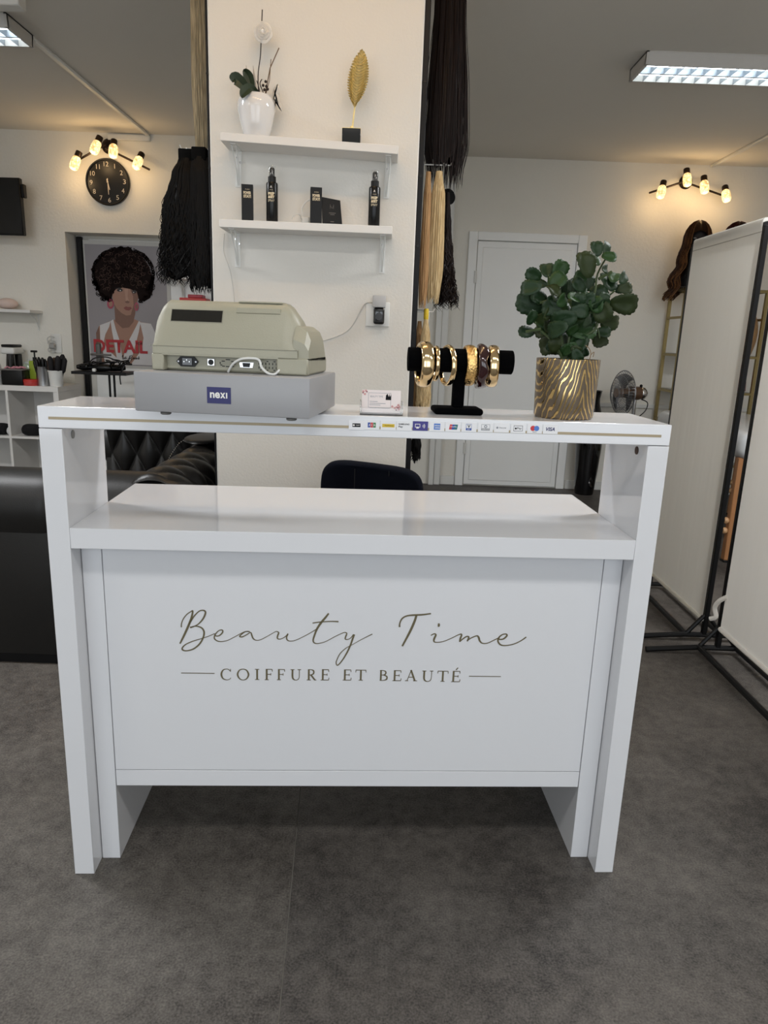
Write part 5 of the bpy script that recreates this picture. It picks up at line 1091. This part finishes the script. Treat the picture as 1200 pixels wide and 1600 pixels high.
pshape([(690, 778), (655, 850), (600, 960), (560, 1080), (540, 1180), (600, 1180), (640, 1080), (690, 880), (705, 790)], TOPW)
pshape([(700, 790), (800, 800), (850, 900), (850, 1180), (620, 1180), (720, 1040), (735, 930)], TOPW)
pshape([(380, 1000), (420, 1060), (500, 1130), (540, 1180), (400, 1180)], TOPW)
rh_ = random.Random(9)
for i in range(1):
    pshape([(275, 380), (262, 330), (300, 275), (330, 225), (380, 180), (440, 152), (520, 138), (590, 146), (650, 172), (700, 200), (745, 250), (780, 300), (800, 370), (822, 430), (815, 500), (790, 570), (735, 605), (690, 590), (660, 540), (600, 500), (500, 495), (455, 530), (440, 590), (390, 575), (340, 570), (315, 520), (290, 460)], HRB, 'printed_hair')
pshape([(448, 520), (470, 492), (540, 470), (620, 478), (668, 520), (682, 570), (668, 630), (650, 690), (615, 728), (575, 735), (530, 712), (490, 675), (462, 630), (450, 580)], SK)
pshape([(600, 480), (668, 520), (682, 570), (668, 630), (650, 690), (615, 728), (640, 640), (635, 560)], SKD)
pshape([(555, 500), (590, 495), (585, 560), (600, 615), (570, 618), (565, 560)], SKL)
pshape([(440, 480), (520, 445), (620, 455), (690, 500), (660, 520), (610, 498), (540, 488), (480, 505), (450, 540)], HRB)
pshape([(470, 500), (510, 488), (545, 505), (508, 500)], EYE); pshape([(610, 515), (650, 505), (675, 520), (645, 515)], EYE)
pell(515, 512, 26, 13, EYE); pell(645, 525, 20, 11, EYE); pell(520, 514, 7, 5, TOPW, 8); pell(640, 526, 5, 4, TOPW, 8)
pshape([(560, 612), (585, 600), (608, 612), (596, 624), (575, 624)], SKD)
pshape([(550, 668), (572, 652), (592, 658), (612, 655), (628, 668), (600, 690), (572, 686)], LIP)
for cx, cy, rx, ry in ((432, 635, 31, 45), (668, 652, 19, 38)):
    pell(cx, cy, rx, ry, EARR, 20); pell(cx+2, cy, rx*.55, ry*.58, SK if cx < 500 else SKD, 16)
b = MB(); lay[0] += 1
def curls(mm, n, seed, wid):
    b = MB(); r = random.Random(seed); lay[0] += 1; F = FR(0, PY-.0046-.0002*lay[0], 0)
    for i in range(n):
        a = r.uniform(0, 2*pi); q = sqrt(r.random()); cx, cy = 545+262*q*cos(a), 350+205*q*sin(a)
        if 455 < cx < 690 and cy > 475: continue
        if q > .8: cx += 8*cos(a)
        r_ = r.uniform(10, 26); a0 = r.uniform(0, 6.28); x_, y_ = cx, cy
        b.stroke([(*pp_(cx+r_*(1-.1*k)*cos(a0+k*.9), cy+r_*(1-.1*k)*sin(a0+k*.9)), wid*(1-.12*k)) for k in range(6)], F, .00008)
    b.build('printed_curls', mm, po, smooth=False, kind='stuff')
curls(HRB, 190, 1, .007); curls(HRL, 130, 2, .003)
b = MB(); r = random.Random(4); lay[0] += 1; F = FR(0, PY-.0046-.0002*lay[0], 0)
for i in range(330):
    a = r.uniform(pi*.78, 2.22*pi); cx, cy = 545+268*cos(a), 365+220*sin(a)
    if i > 210:
        k_ = r.choice(((748, 562), (775, 520), (335, 540), (318, 500), (372, 580), (415, 588), (715, 602), (800, 470), (292, 450))); cx, cy = k_[0]+r.uniform(-22, 22), k_[1]+r.uniform(-22, 22)
    r_ = r.uniform(7, 16); a0 = r.uniform(0, 6.28)
    b.stroke([(*pp_(cx+r_*cos(a0+k*.9), cy+r_*sin(a0+k*.9)), .0042) for k in range(6)], F, .00008)
b.build('printed_curls', HRB, po, smooth=False, kind='stuff')
p0, p1 = pp_(285, 1074), pp_(770, 956)
lay[0] += 1
b = MB(); b.text('DETAIL', FR(p0[0], PY-.0046-.0002*lay[0], p0[1]), p1[0]-p0[0], p1[1]-p0[1], bold=.032, d=.0002); b.build('red_lettering', mat('print_red_letters', 'a8222a', .5), po, smooth=False, label='red letters DETAIL')
b = MB(); lay[0] += 1; F = FR(0, PY-.0046-.0002*lay[0], 0)
def sq(pts, wd): b.stroke([(*pp_(x, y), wd) for x, y in pts], F, .0001)
sq([(540, 1110), (550, 1095), (545, 1125), (556, 1130), (562, 1110), (560, 1128), (572, 1118), (578, 1106), (574, 1128), (588, 1120)], .0032)
sq([(612, 1095), (604, 1150), (590, 1155), (598, 1130), (625, 1094), (634, 1106), (612, 1122), (632, 1128), (620, 1148)], .0034)
sq([(640, 1130), (646, 1112), (650, 1128), (658, 1112), (664, 1128), (674, 1112), (676, 1128), (684, 1116), (694, 1128), (694, 1100), (700, 1128)], .0032)
b.build('cursive_lettering', INK, po, smooth=False)
p0 = pp_(672, 998); b = MB(); b.text('FOR', FR(p0[0], PY-.0046-.0002*(lay[0]+1), p0[1]), .05, .022, d=.0001); b.build('small_lettering', INK, po, smooth=False)

# salon trolley with tools
tr = thing('tool_stand', 'black flat tray stand with thin poles in front of the poster', 'stand', (-2.05, 5.2, 0))
MB().box(-2.26, -1.87, 5.1, 5.36, .862, .882, .002).build('tray', BLACKP, tr)
for x in (-2.035, -2.0): MB().cyl((x, 5.22, .04), (x, 5.22, .862), .008, n=10).build('pole', BLACKM, tr)
for a in range(4):
    q = pi/4+a*pi/2; MB().tube([(-2.018, 5.22, .05), (-2.018+.16*cos(q), 5.22+.16*sin(q), .03), (-2.018+.24*cos(q), 5.22+.24*sin(q), .012)], .011, 8).build('foot', BLACKM, tr)
GREYT = mat('grey_tool', '4f4d4a', .45)
t = thing('hair_straightener', 'grey hair straightener standing upright on the black tray', 'hair tool', (-2.14, 5.25, .882))
b = MB(); b.box(-2.158, -2.122, 5.30, 5.327, .8825, 1.075, .010, 3); b.build('plate_arm', GREYT, t)
b = MB(); b.box(-2.175, -2.04, 5.285, 5.2995, .988, 1.004, .004, 2); b.cyl((-2.175, 5.292, .996), (-2.19, 5.292, .996), .008, n=8); b.build('clamp_arm', mat('grey_brown_tool', '5a5552', .4), t)
t = thing('hair_clipper', 'black corded clippers heaped on the black tray', 'hair tool', (-2.1, 5.22, .882))
b = MB()
for (x, y, a, l) in ((-2.19, 5.2, .2, .13), (-2.09, 5.25, -.3, .15), (-1.98, 5.2, .5, .14), (-2.05, 5.15, 0, .12)):
    d = Vector((cos(a), sin(a), 0)); p = Vector((x, y, .909)); b.tube([p-d*l/2, p-d*l*.2, p+d*l*.3, p+d*l/2], [.014, .0245, .022, .014], 10)
b.build('clipper_body', BLACKP, t)
b = MB()
for s in range(5):
    r = random.Random(s+20); x0 = -2.2+.07*s
    b.tube(cat([(x0+r.uniform(-.06, .06)+.05*cos(k*1.3+s), 5.17+.05*sin(k*1.1+s), .895+.05*abs(sin(k*.9+s))+.012*s*.5) for k in range(8)], 5), .0045, 6)
b.tube(cat([(-2.18, 5.18, .90), (-2.12, 5.16, .97), (-2.02, 5.16, .985), (-1.94, 5.16, .95), (-1.91, 5.15, .91)], 6), .0045, 6)
b.tube(cat([(-1.93, 5.15, .905), (-1.90, 5.14, .95), (-1.885, 5.13, .94), (-1.90, 5.12, .90), (-1.91, 5.095, .86), (-1.905, 5.09, .80)], 6), .0045, 6)
b.build('cords', BLACKP, t)
b = MB(); b.box(-2.11, -2.085, 5.10, 5.125, .8825, .905, .004); b.build('white_plug', WHITEP, t)
# small shelf and red box beyond the poster
ws = thing('wall_shelf', 'small white bracket shelf between the poster and the column, under the black hair', 'shelf', (-1.6, 5.78, 1.58))
MB().box(-1.76, -1.45, 5.60, 5.765, 1.566, 1.582, .001).build('board', WHITESH, ws)
b = MB(); b.box(-1.64, -1.62, 5.75, 5.765, 1.38, 1.566); b.tube([(-1.63, 5.62, 1.56), (-1.63, 5.70, 1.54), (-1.63, 5.755, 1.45)], .007, 6); b.build('bracket', WHITEP, ws)
rs = thing('red_box', 'flat red box on a stool between the poster and the column', 'box', (-1.52, 5.6, 1.36))
b = MB(); b.box(-1.60, -1.40, 5.55, 5.68, 1.395, 1.43, .003); b.build('box_body', RED, rs)
b = MB(); b.box(-1.54, -1.43, 5.56, 5.66, 1.4305, 1.455, .004); b.build('box_lid', mat('crimson_plastic', 'a51f33', .4), rs)
ps_ = thing('corner_cabinet', 'pale corner cabinet carrying the red box, hidden by the register', 'cabinet', (-1.5, 5.6, 0))
MB().box(-1.66, -1.30, 5.48, 5.74, 0, 1.394, .003).build('body', WHITESH, ps_)
MB().box(-1.65, -1.31, 5.474, 5.4795, .03, 1.37, .002).build('door', WHITESH, ps_)

# ================================================================== RIGHT SIDE
# floor vase
fv = thing('floor_vase', 'tall glossy black floor vase standing by the white back door', 'vase', (1.645, 5.72, 0))
MB().lathe([(.001, 0), (.072, 0), (.076, .01), (.092, .2), (.104, .40), (.100, .52), (.078, .65), (.055, .74), (.052, .78), (.062, .835), (.068, .842), (.060, .842), (.046, .78), (.001, .74)], c=(1.64, 5.72, 0), n=40, cap=False).build('vase_body', BLACKGL, fv, angle=60)
# fan
fn = thing('pedestal_fan', 'round metal pedestal fan with brown motor beside the display rack', 'fan', (1.87, 5.5, 0))
FC = Vector((1.79, 5.48, .845)); FM = T_(FC) @ Matrix.Rotation(radians(-90), 4, 'Y') @ Matrix.Rotation(radians(-18), 4, 'X')
FM = T_(FC) @ RZ(radians(14)) @ Matrix.Rotation(radians(-90), 4, 'Y')
CAGE = mat('grey_chrome_wire', '8c8c8e', .3, metal=.8)
b = MB()
for i in range(44):
    a = 2*pi*i/44
    for s in (1, -1): b.tube([FM @ Vector((r*cos(a), r*sin(a), s*.055*(1-(r/.168)**3))) for r in (.03, .09, .135, .158, .168)], .0018, 4)
for r, s in ((.168, 0), (.13, 1), (.13, -1), (.08, 1), (.08, -1), (.035, 1), (.035, -1)):
    z = s*.055*(1-(r/.168)**3); b.tube([FM @ Vector((r*cos(2*pi*k/36), r*sin(2*pi*k/36), z)) for k in range(37)], .0035 if s == 0 else .002, 6, cap=False)
b.build('cage', CAGE, fn)
for k in range(3):
    def bl(u, v, k=k):
        a = 2*pi*k/3+(u-.5)*1.35*(.5+.6*v); r = .03+.115*v; return FM @ Vector((r*cos(a), r*sin(a), .022*(u-.5)))
    b = MB(); b.grid(bl, 8, 6); bmesh.ops.solidify(b.bm, geom=list(b.bm.faces), thickness=.002); b.build('blade', mat('grey_fan_blade', '8b8b8c', .3, metal=.6), fn)
b = MB(); b.lathe([(.001, .06), (.034, .058), (.036, .04), (.036, -.05), (.05, -.058), (.052, -.13), (.046, -.145)], M=FM, n=24); b.build('motor', mat('brown_motor', '5a4230', .35, coat=.3), fn)
b = MB(); b.lathe([(.047, -.145), (.05, -.152), (.046, -.175), (.030, -.196), (.001, -.203)], M=FM, n=24); b.build('chrome_cap', CHROME, fn)
b = MB(); b.sphere(tuple(FM @ Vector((.056, 0, -.15))), .012, nu=10, nv=6); b.build('knob', BLACKP, fn)
b = MB(); q = FM @ Vector((-.05, 0, -.11)); b.cyl((q.x, q.y, .03), (q.x, q.y, q.z), .014, n=12); b.build('pole', CHROME, fn)
MB().lathe([(.001, 0), (.15, 0), (.152, .012), (.14, .022), (.02, .034), (.001, .035)], c=(q.x, q.y, 0), n=32).build('base', CHROME, fn)
b = MB(); b.tube(cat([tuple(FM @ Vector((-.04, 0, -.14))), (q.x+.09, q.y-.02, .78), (q.x+.085, q.y-.02, .72), (q.x+.04, q.y-.02, .67), (q.x+.01, q.y-.014, .64)], 6), .004, 6); b.build('cord', BLACKP, fn)
# brass display rack
rk = thing('display_rack', 'brass ladder-sided display rack behind the white screens, wigs on top', 'rack', (2.48, 5.7, 0))
RX0, RX1, RY0, RY1, RZT = 2.195, 2.80, 5.54, 5.84, 1.635
b_ = .012
for x in (RX0, RX1):
    for y in (RY0, RY1): MB().box(x-b_, x+b_, y-b_, y+b_, 0, RZT, .001).build('post', BRASS, rk)
    for z in (.30, .63, .865, 1.14, 1.42, RZT-.012): MB().box(x-b_*.8, x+b_*.8, RY0+b_, RY1-b_, z-.009, z+.009).build('rung', BRASS, rk)
for z in (.30, .63, .865, 1.14, RZT-.012):
    for y in (RY0, RY1): MB().box(RX0+b_, RX1-b_, y-b_*.8, y+b_*.8, z-.009, z+.009).build('rail', BRASS, rk)
for z in (.30, .865, 1.14, RZT-.012): MB().box(RX0+b_, RX1-b_, RY0+.01, RY1-.01, z+.0092, z+.0132).build('shelf_glass', mat('smoked_shelf', '8a8780', .3), rk)
# wigs
def mannequin(c, z0, label_head, wig_label, wm, wm2, long_, seed, turn=-.25, face=True):
    M = T_((c[0], c[1], z0)) @ RZ(turn)
    t_ = thing('mannequin_head', label_head, 'mannequin head', (c[0], c[1], z0))
    def hd(u, v):
        th = pi*(.02+.96*v); ph = 2*pi*u; x = .078*sin(th)*sin(ph); y = -.098*sin(th)*cos(ph); z = .125*cos(th)
        if z < 0: f = 1+.45*z/.125*abs(z/.125); x *= f*.98; y = y*(1+.2*z/.125)-.012*(-z/.125)
        fr_ = max(0, cos(ph))**3*sin(th)
        y -= fr_*(.020*math.exp(-((z+.012)/.022)**2-(x/.014)**2)*(1)+.007*math.exp(-((z+.055)/.012)**2-(x/.022)**2)+.008*math.exp(-((z+.095)/.018)**2-(x/.025)**2)-.008*math.exp(-((z-.018)/.014)**2-((abs(x)-.03)/.016)**2))
        return M @ Vector((x, y, .27+z))
    b = MB(); b.grid(hd, 48, 32); b.build('head', SKINM, t_, angle=80)
    b = MB(); b.lathe([(.075, -z0+1.637), (.08, -z0+1.64), (.085, .004), (.08, .02), (.055, .06), (.05, .12), (.055, .2)], M=M, n=24); b.build('neck', SKINM, t_)
    if face:
        for s in (-1, 1): MB().sphere(tuple(M @ Vector((s*.030, -.092, .286))), .014, .006, .006, 10, 6).build('eye', mat('mannequin_eye', '6a6460', .3), t_)
        MB().sphere(tuple(M @ Vector((0, -.112, .213))), .018, .006, .006, 10, 6).build('mouth', mat('mannequin_lip', '3a2523', .4), t_)
    w_ = thing('wig', wig_label, 'wig', (c[0], c[1], z0+.3))
    def cap_(u, v):
        th = v*pi*(.50 if True else 1); ph = 2*pi*u; front = max(0, -cos(ph+pi)); 
        th = v*pi*(.62-.26*max(0, cos(ph))**1.5)
        R_ = 1.16+.06*sin(ph*9)*v*.4
        return M @ Vector((.082*R_*sin(th)*sin(ph), -.102*R_*sin(th)*cos(ph), .275+.128*1.12*cos(th)))
    b = MB(); b.grid(cap_, 40, 14); bmesh.ops.solidify(b.bm, geom=list(b.bm.faces), thickness=.008); b.build('wig_cap', wm, w_, angle=80)
    r = random.Random(seed)
    for part, mm, n_ in (('hair_strands', wm, 260), ('highlight_strands', wm2, 130)):
        b = MB()
        for k in range(n_):
            ph = r.uniform(.55, 2*pi-.55); s_ = sin(ph); c_ = cos(ph); pts = []; L_ = long_*r.uniform(.8, 1.05); p0 = r.uniform(0, 6.28)
            side = 1 if s_ > 0 else -1
            for i in range(5):
                th = .12+i*.30; R_ = 1.19+.03*r.random(); pts.append((.082*R_*sin(th)*s_, -.102*R_*sin(th)*c_, .275+.128*1.14*cos(th)))
            x, y, z = pts[-1]
            for i in range(1, 17):
                u = i/16; g = .020*u*sin(16*u*L_/.4+p0*.25+1.3*side); ox = side*(.03*u+.03*u*r.random()*.3)-.10*u*u*long_; oy = .02*u
                pts.append((x*(1-.25*u*(abs(x) < .05))+ox+g, y+oy-.01*u+.012*sin(14*u+p0)*u, z-L_*u))
            b.tube([M @ Vector(p) for p in pts], .0028, 3, cap=False)
        b.build(part, mm, w_, kind='stuff', angle=80)
H_WB = hair_mat('wig_brown', '2a1b12', '4b3120'); H_WB2 = hair_mat('wig_caramel', '5c3c22', '7d5533'); H_WR = hair_mat('wig_dark_red', '1e0d0c', '3a1a17'); H_WR2 = hair_mat('wig_auburn', '3a1a15', '55281f')
mannequin((2.235, 5.56), RZT+.05, 'dark mannequin head on the display rack under the long brown wig', 'long wavy brown wig hanging down beside the white screen', H_WB, H_WB2, .44, 3)
mannequin((2.53, 5.58), RZT+.055, 'dark mannequin head on the display rack under the dark red wig', 'dark red wig peeking over the top rail of the screen', H_WR, H_WR2, .22, 4, .1, face=False)
t = thing('wig', 'blonde wig on a stand on the display rack, glimpsed between the screens', 'wig', (2.70, 5.6, 1.155))
MB().lathe([(.001, 0), (.06, 0), (.06, .01), (.015, .02), (.015, .10), (.001, .10)], c=(2.71, 5.63, 1.154), n=18).build('stand', BLACKP, t)
b = MB(); b.grid(lambda u, v: Vector((2.72+.085*sin(pi*(.02+.75*v))*sin(2*pi*u)*(1+.05*sin(14*pi*u)), 5.63+.09*sin(pi*(.02+.75*v))*cos(2*pi*u), 1.365+.125*cos(pi*(.02+.75*v))-.12*v*v)), 40, 16); b.build('hair_cap', H_BLO2, t, angle=80)
b = MB(); b.box(2.62, 2.67, 5.56, 5.68, 1.155, 1.33, .02, 3); tag(b.build('dark_pouch', BLACKP), 'dark pouch beside the blonde wig between the screens', 'pouch')
t = thing('handbag', 'dusty pink handbag on the display rack, glimpsed between the screens', 'bag', (2.72, 5.65, .88))
b = MB(); b.ring_loft([[(2.715+.085*s*cos(a), 5.66+.06*s*sin(a), z) for a in [2*pi*k/24 for k in range(24)]] for z, s in ((.879, .95), (.885, 1.05), (.95, 1.0), (1.02, .85), (1.03, .78))]); b.build('bag_body', PINK, t)
b = MB(); b.tube([(2.68, 5.66, 1.028), (2.685, 5.66, 1.075), (2.715, 5.66, 1.095), (2.745, 5.66, 1.075), (2.75, 5.66, 1.028)], .006, 8); b.build('bag_handle', PINK, t)
# massage table
mt = thing('massage_table', 'massage table under a white cover behind the screens, wooden legs', 'massage table', (2.3, 4.5, 0))
MB().box(1.955, 2.62, 3.88, 5.2, .60, .755, .06, 5).build('covered_top', mat('glossy_white_cover', 'd5d7d8', .25, coat=.4, var=.02), mt)
for x in (1.99, 2.58):
    for y in (3.94, 5.14):
        lg = MB().box(x-.020, x+.020, y-.02, y+.02, .012, .61, .004).build('table_leg', WOOD, mt)
        MB().box(x-.022, x+.022, y-.022, y+.022, 0, .012, .003).build('rubber_foot', BLACKP, lg)
        for z in (.185, .245): MB().lathe([(.001, 0), (.016, 0), (.02, .01), (.016, .022), (.001, .024)], M=T_((x-.020, y, z)) @ Matrix.Rotation(-pi/2, 4, 'Y'), n=12).build('knob', mat('pale_wood_knob', 'c79c70', .5), lg)
# white screens on black stands
def screen(y0, y1, label, fm_, tie=False, ztop=1.64, hem=.055):
    XS = 1.36
    t_ = thing('folding_screen', label, 'room divider', (XS, (y0+y1)/2, 0))
    for y in (y0, y1):
        MB().box(XS-.010, XS+.010, y-.010, y+.010, .03, ztop, .002).build('post', BLACKM, t_)
        for s in (-1, 1): MB().tube([(XS, y, .125), (XS+s*.075, y, .03)], .009, 8).build('brace', BLACKM, t_)
        MB().tube([(XS-.285, y, .012), (XS-.2, y, .019), (XS-.08, y, .028), (XS+.08, y, .028), (XS+.2, y, .019), (XS+.285, y, .012)], .0115, 8).build('foot', BLACKM, t_)
    for s in (-1, 1): MB().tube([(XS+s*.075, y0, .03), (XS+s*.075, y1, .03)], .0115, 8).build('base_bar', BLACKM, t_)
    b = MB(); b.tube([(XS, y0+.0, ztop+.004), (XS, y1, ztop+.004)], .011, 10); b.build('top_rail', BLACKM, t_)
    rr_ = random.Random(int(y0*100)); ph = [rr_.uniform(0, 6.28) for _ in range(6)]; am = [.0012, .001, .0007, .0005, .0003, .0002]; fq = [9, 17, 31, 53, 95, 160]
    def fold(y, s): return sum(a*sin(f*y+p) for a, f, p in zip(am, fq, ph))
    ya, yb_ = min(y0, y1)-.004, max(y0, y1)-.030
    N_ = 130
    secs = []
    for i in range(N_+1):
        y = ya+(yb_-ya)*i/N_; f = fold(y, 0)
        secs.append([(XS-.0165+f*.3, y, ztop+.020), (XS-.0165+f, y, ztop*.5), (XS-.0165+f, y, hem)][::-1]+[(XS-.012, y, ztop+.0265), (XS, y, ztop+.0275), (XS+.014, y, ztop+.022), (XS+.0175, y, ztop-.02)])
        continue
        secs.append([(XS-.020+f*.3, y, ztop+.012), (XS-.019+f*.4, y, ztop-.03), (XS-.014+f, y, ztop*.5), (XS-.012+f*1.2, y, .10+hem), (XS-.012+f*1.2, y, hem), (XS+.010+f, y, hem), (XS+.010+f, y, ztop*.5), (XS+.018+f*.3, y, ztop-.03), (XS+.019, y, ztop+.012), (XS, y, ztop+.026)])
    b = MB(); b.ring_loft(secs, False, closed=False); b.build('fabric_panel', fm_, t_, angle=60)
    b = MB(); b.tube([(XS-.0150, ya, hem), (XS-.0150, yb_, hem)], .010, 8); b.build('hem', fm_, t_)
    b = MB(); b.box(XS-.0180, XS-.0165, ya, yb_, ztop-.024, ztop-.021); b.build('rail_seam', mat('seam_thread', 'b9b6ae', .8), t_)
    if tie:
        b = MB(); b.tube(cat([(XS-.014, yb_-.01, .26), (XS-.03, yb_+.012, .235), (XS-.035, yb_+.03, .20), (XS-.03, yb_+.02, .165), (XS-.045, yb_+.035, .15)], 5), .009, 8); b.build('tie', fm_, t_, label='white fabric tie')
screen(2.775, 3.41, 'white fabric screen on a black stand, the one nearer the back wall', SCREENF, hem=.10)
screen(1.20, 2.645, 'white fabric screen on a black stand, the one nearer the camera', SCREENF2, tie=True, hem=.122)
# a third warm spot lamp on the ceiling between desk and column, above the frame
lamp3 = [(-.62, 1.62, 2.50), (-.38, 1.60, 2.52), (-.14, 1.60, 2.52), (.10, 1.62, 2.50)]
t = thing('spot_lamp', 'four-bulb bronze spot lamp on the ceiling above the desk', 'lamp', (-.26, 1.66, CZ))
MB().lathe([(.001, 0), (.05, 0), (.052, -.006), (.046, -.016), (.02, -.03), (.001, -.032)], c=(-.26, 1.66, CZ), n=24).build('rosette', BRONZE, t)
MB().tube([(-.66, 1.66, 2.50), (-.26, 1.66, 2.525), (.14, 1.66, 2.50)], .0075, 8).build('bar', BRONZE, t)
for p in lamp3:
    R = T_(p) @ Vector((0, .55, -1)).to_track_quat('Z', 'Y').to_matrix().to_4x4()
    MB().lathe([(.001, -.048), (.022, -.048), (.0235, -.04), (.0235, -.012), (.019, -.01), (.001, -.01)], M=R, n=16).build('bulb_holder', BRONZE, t)
    MB().lathe([(.001, -.010), (.021, -.008), (.029, .004), (.0315, .03), (.0315, .06), (.027, .078), (.016, .086), (.001, .088)], M=R, n=18).build('bulb', BULB, t)
    l_ = bpy.data.lights.new('bulb_light', 'POINT'); l_.energy = 2.2; l_.color = (1.0, .66, .34); l_.shadow_soft_size = .03
    lo = bpy.data.objects.new('bulb_light', l_); COL.objects.link(lo); lo.location = WM[t.name].inverted() @ (Vector(p)+Vector((0, .10, -.05))); lo.parent = t
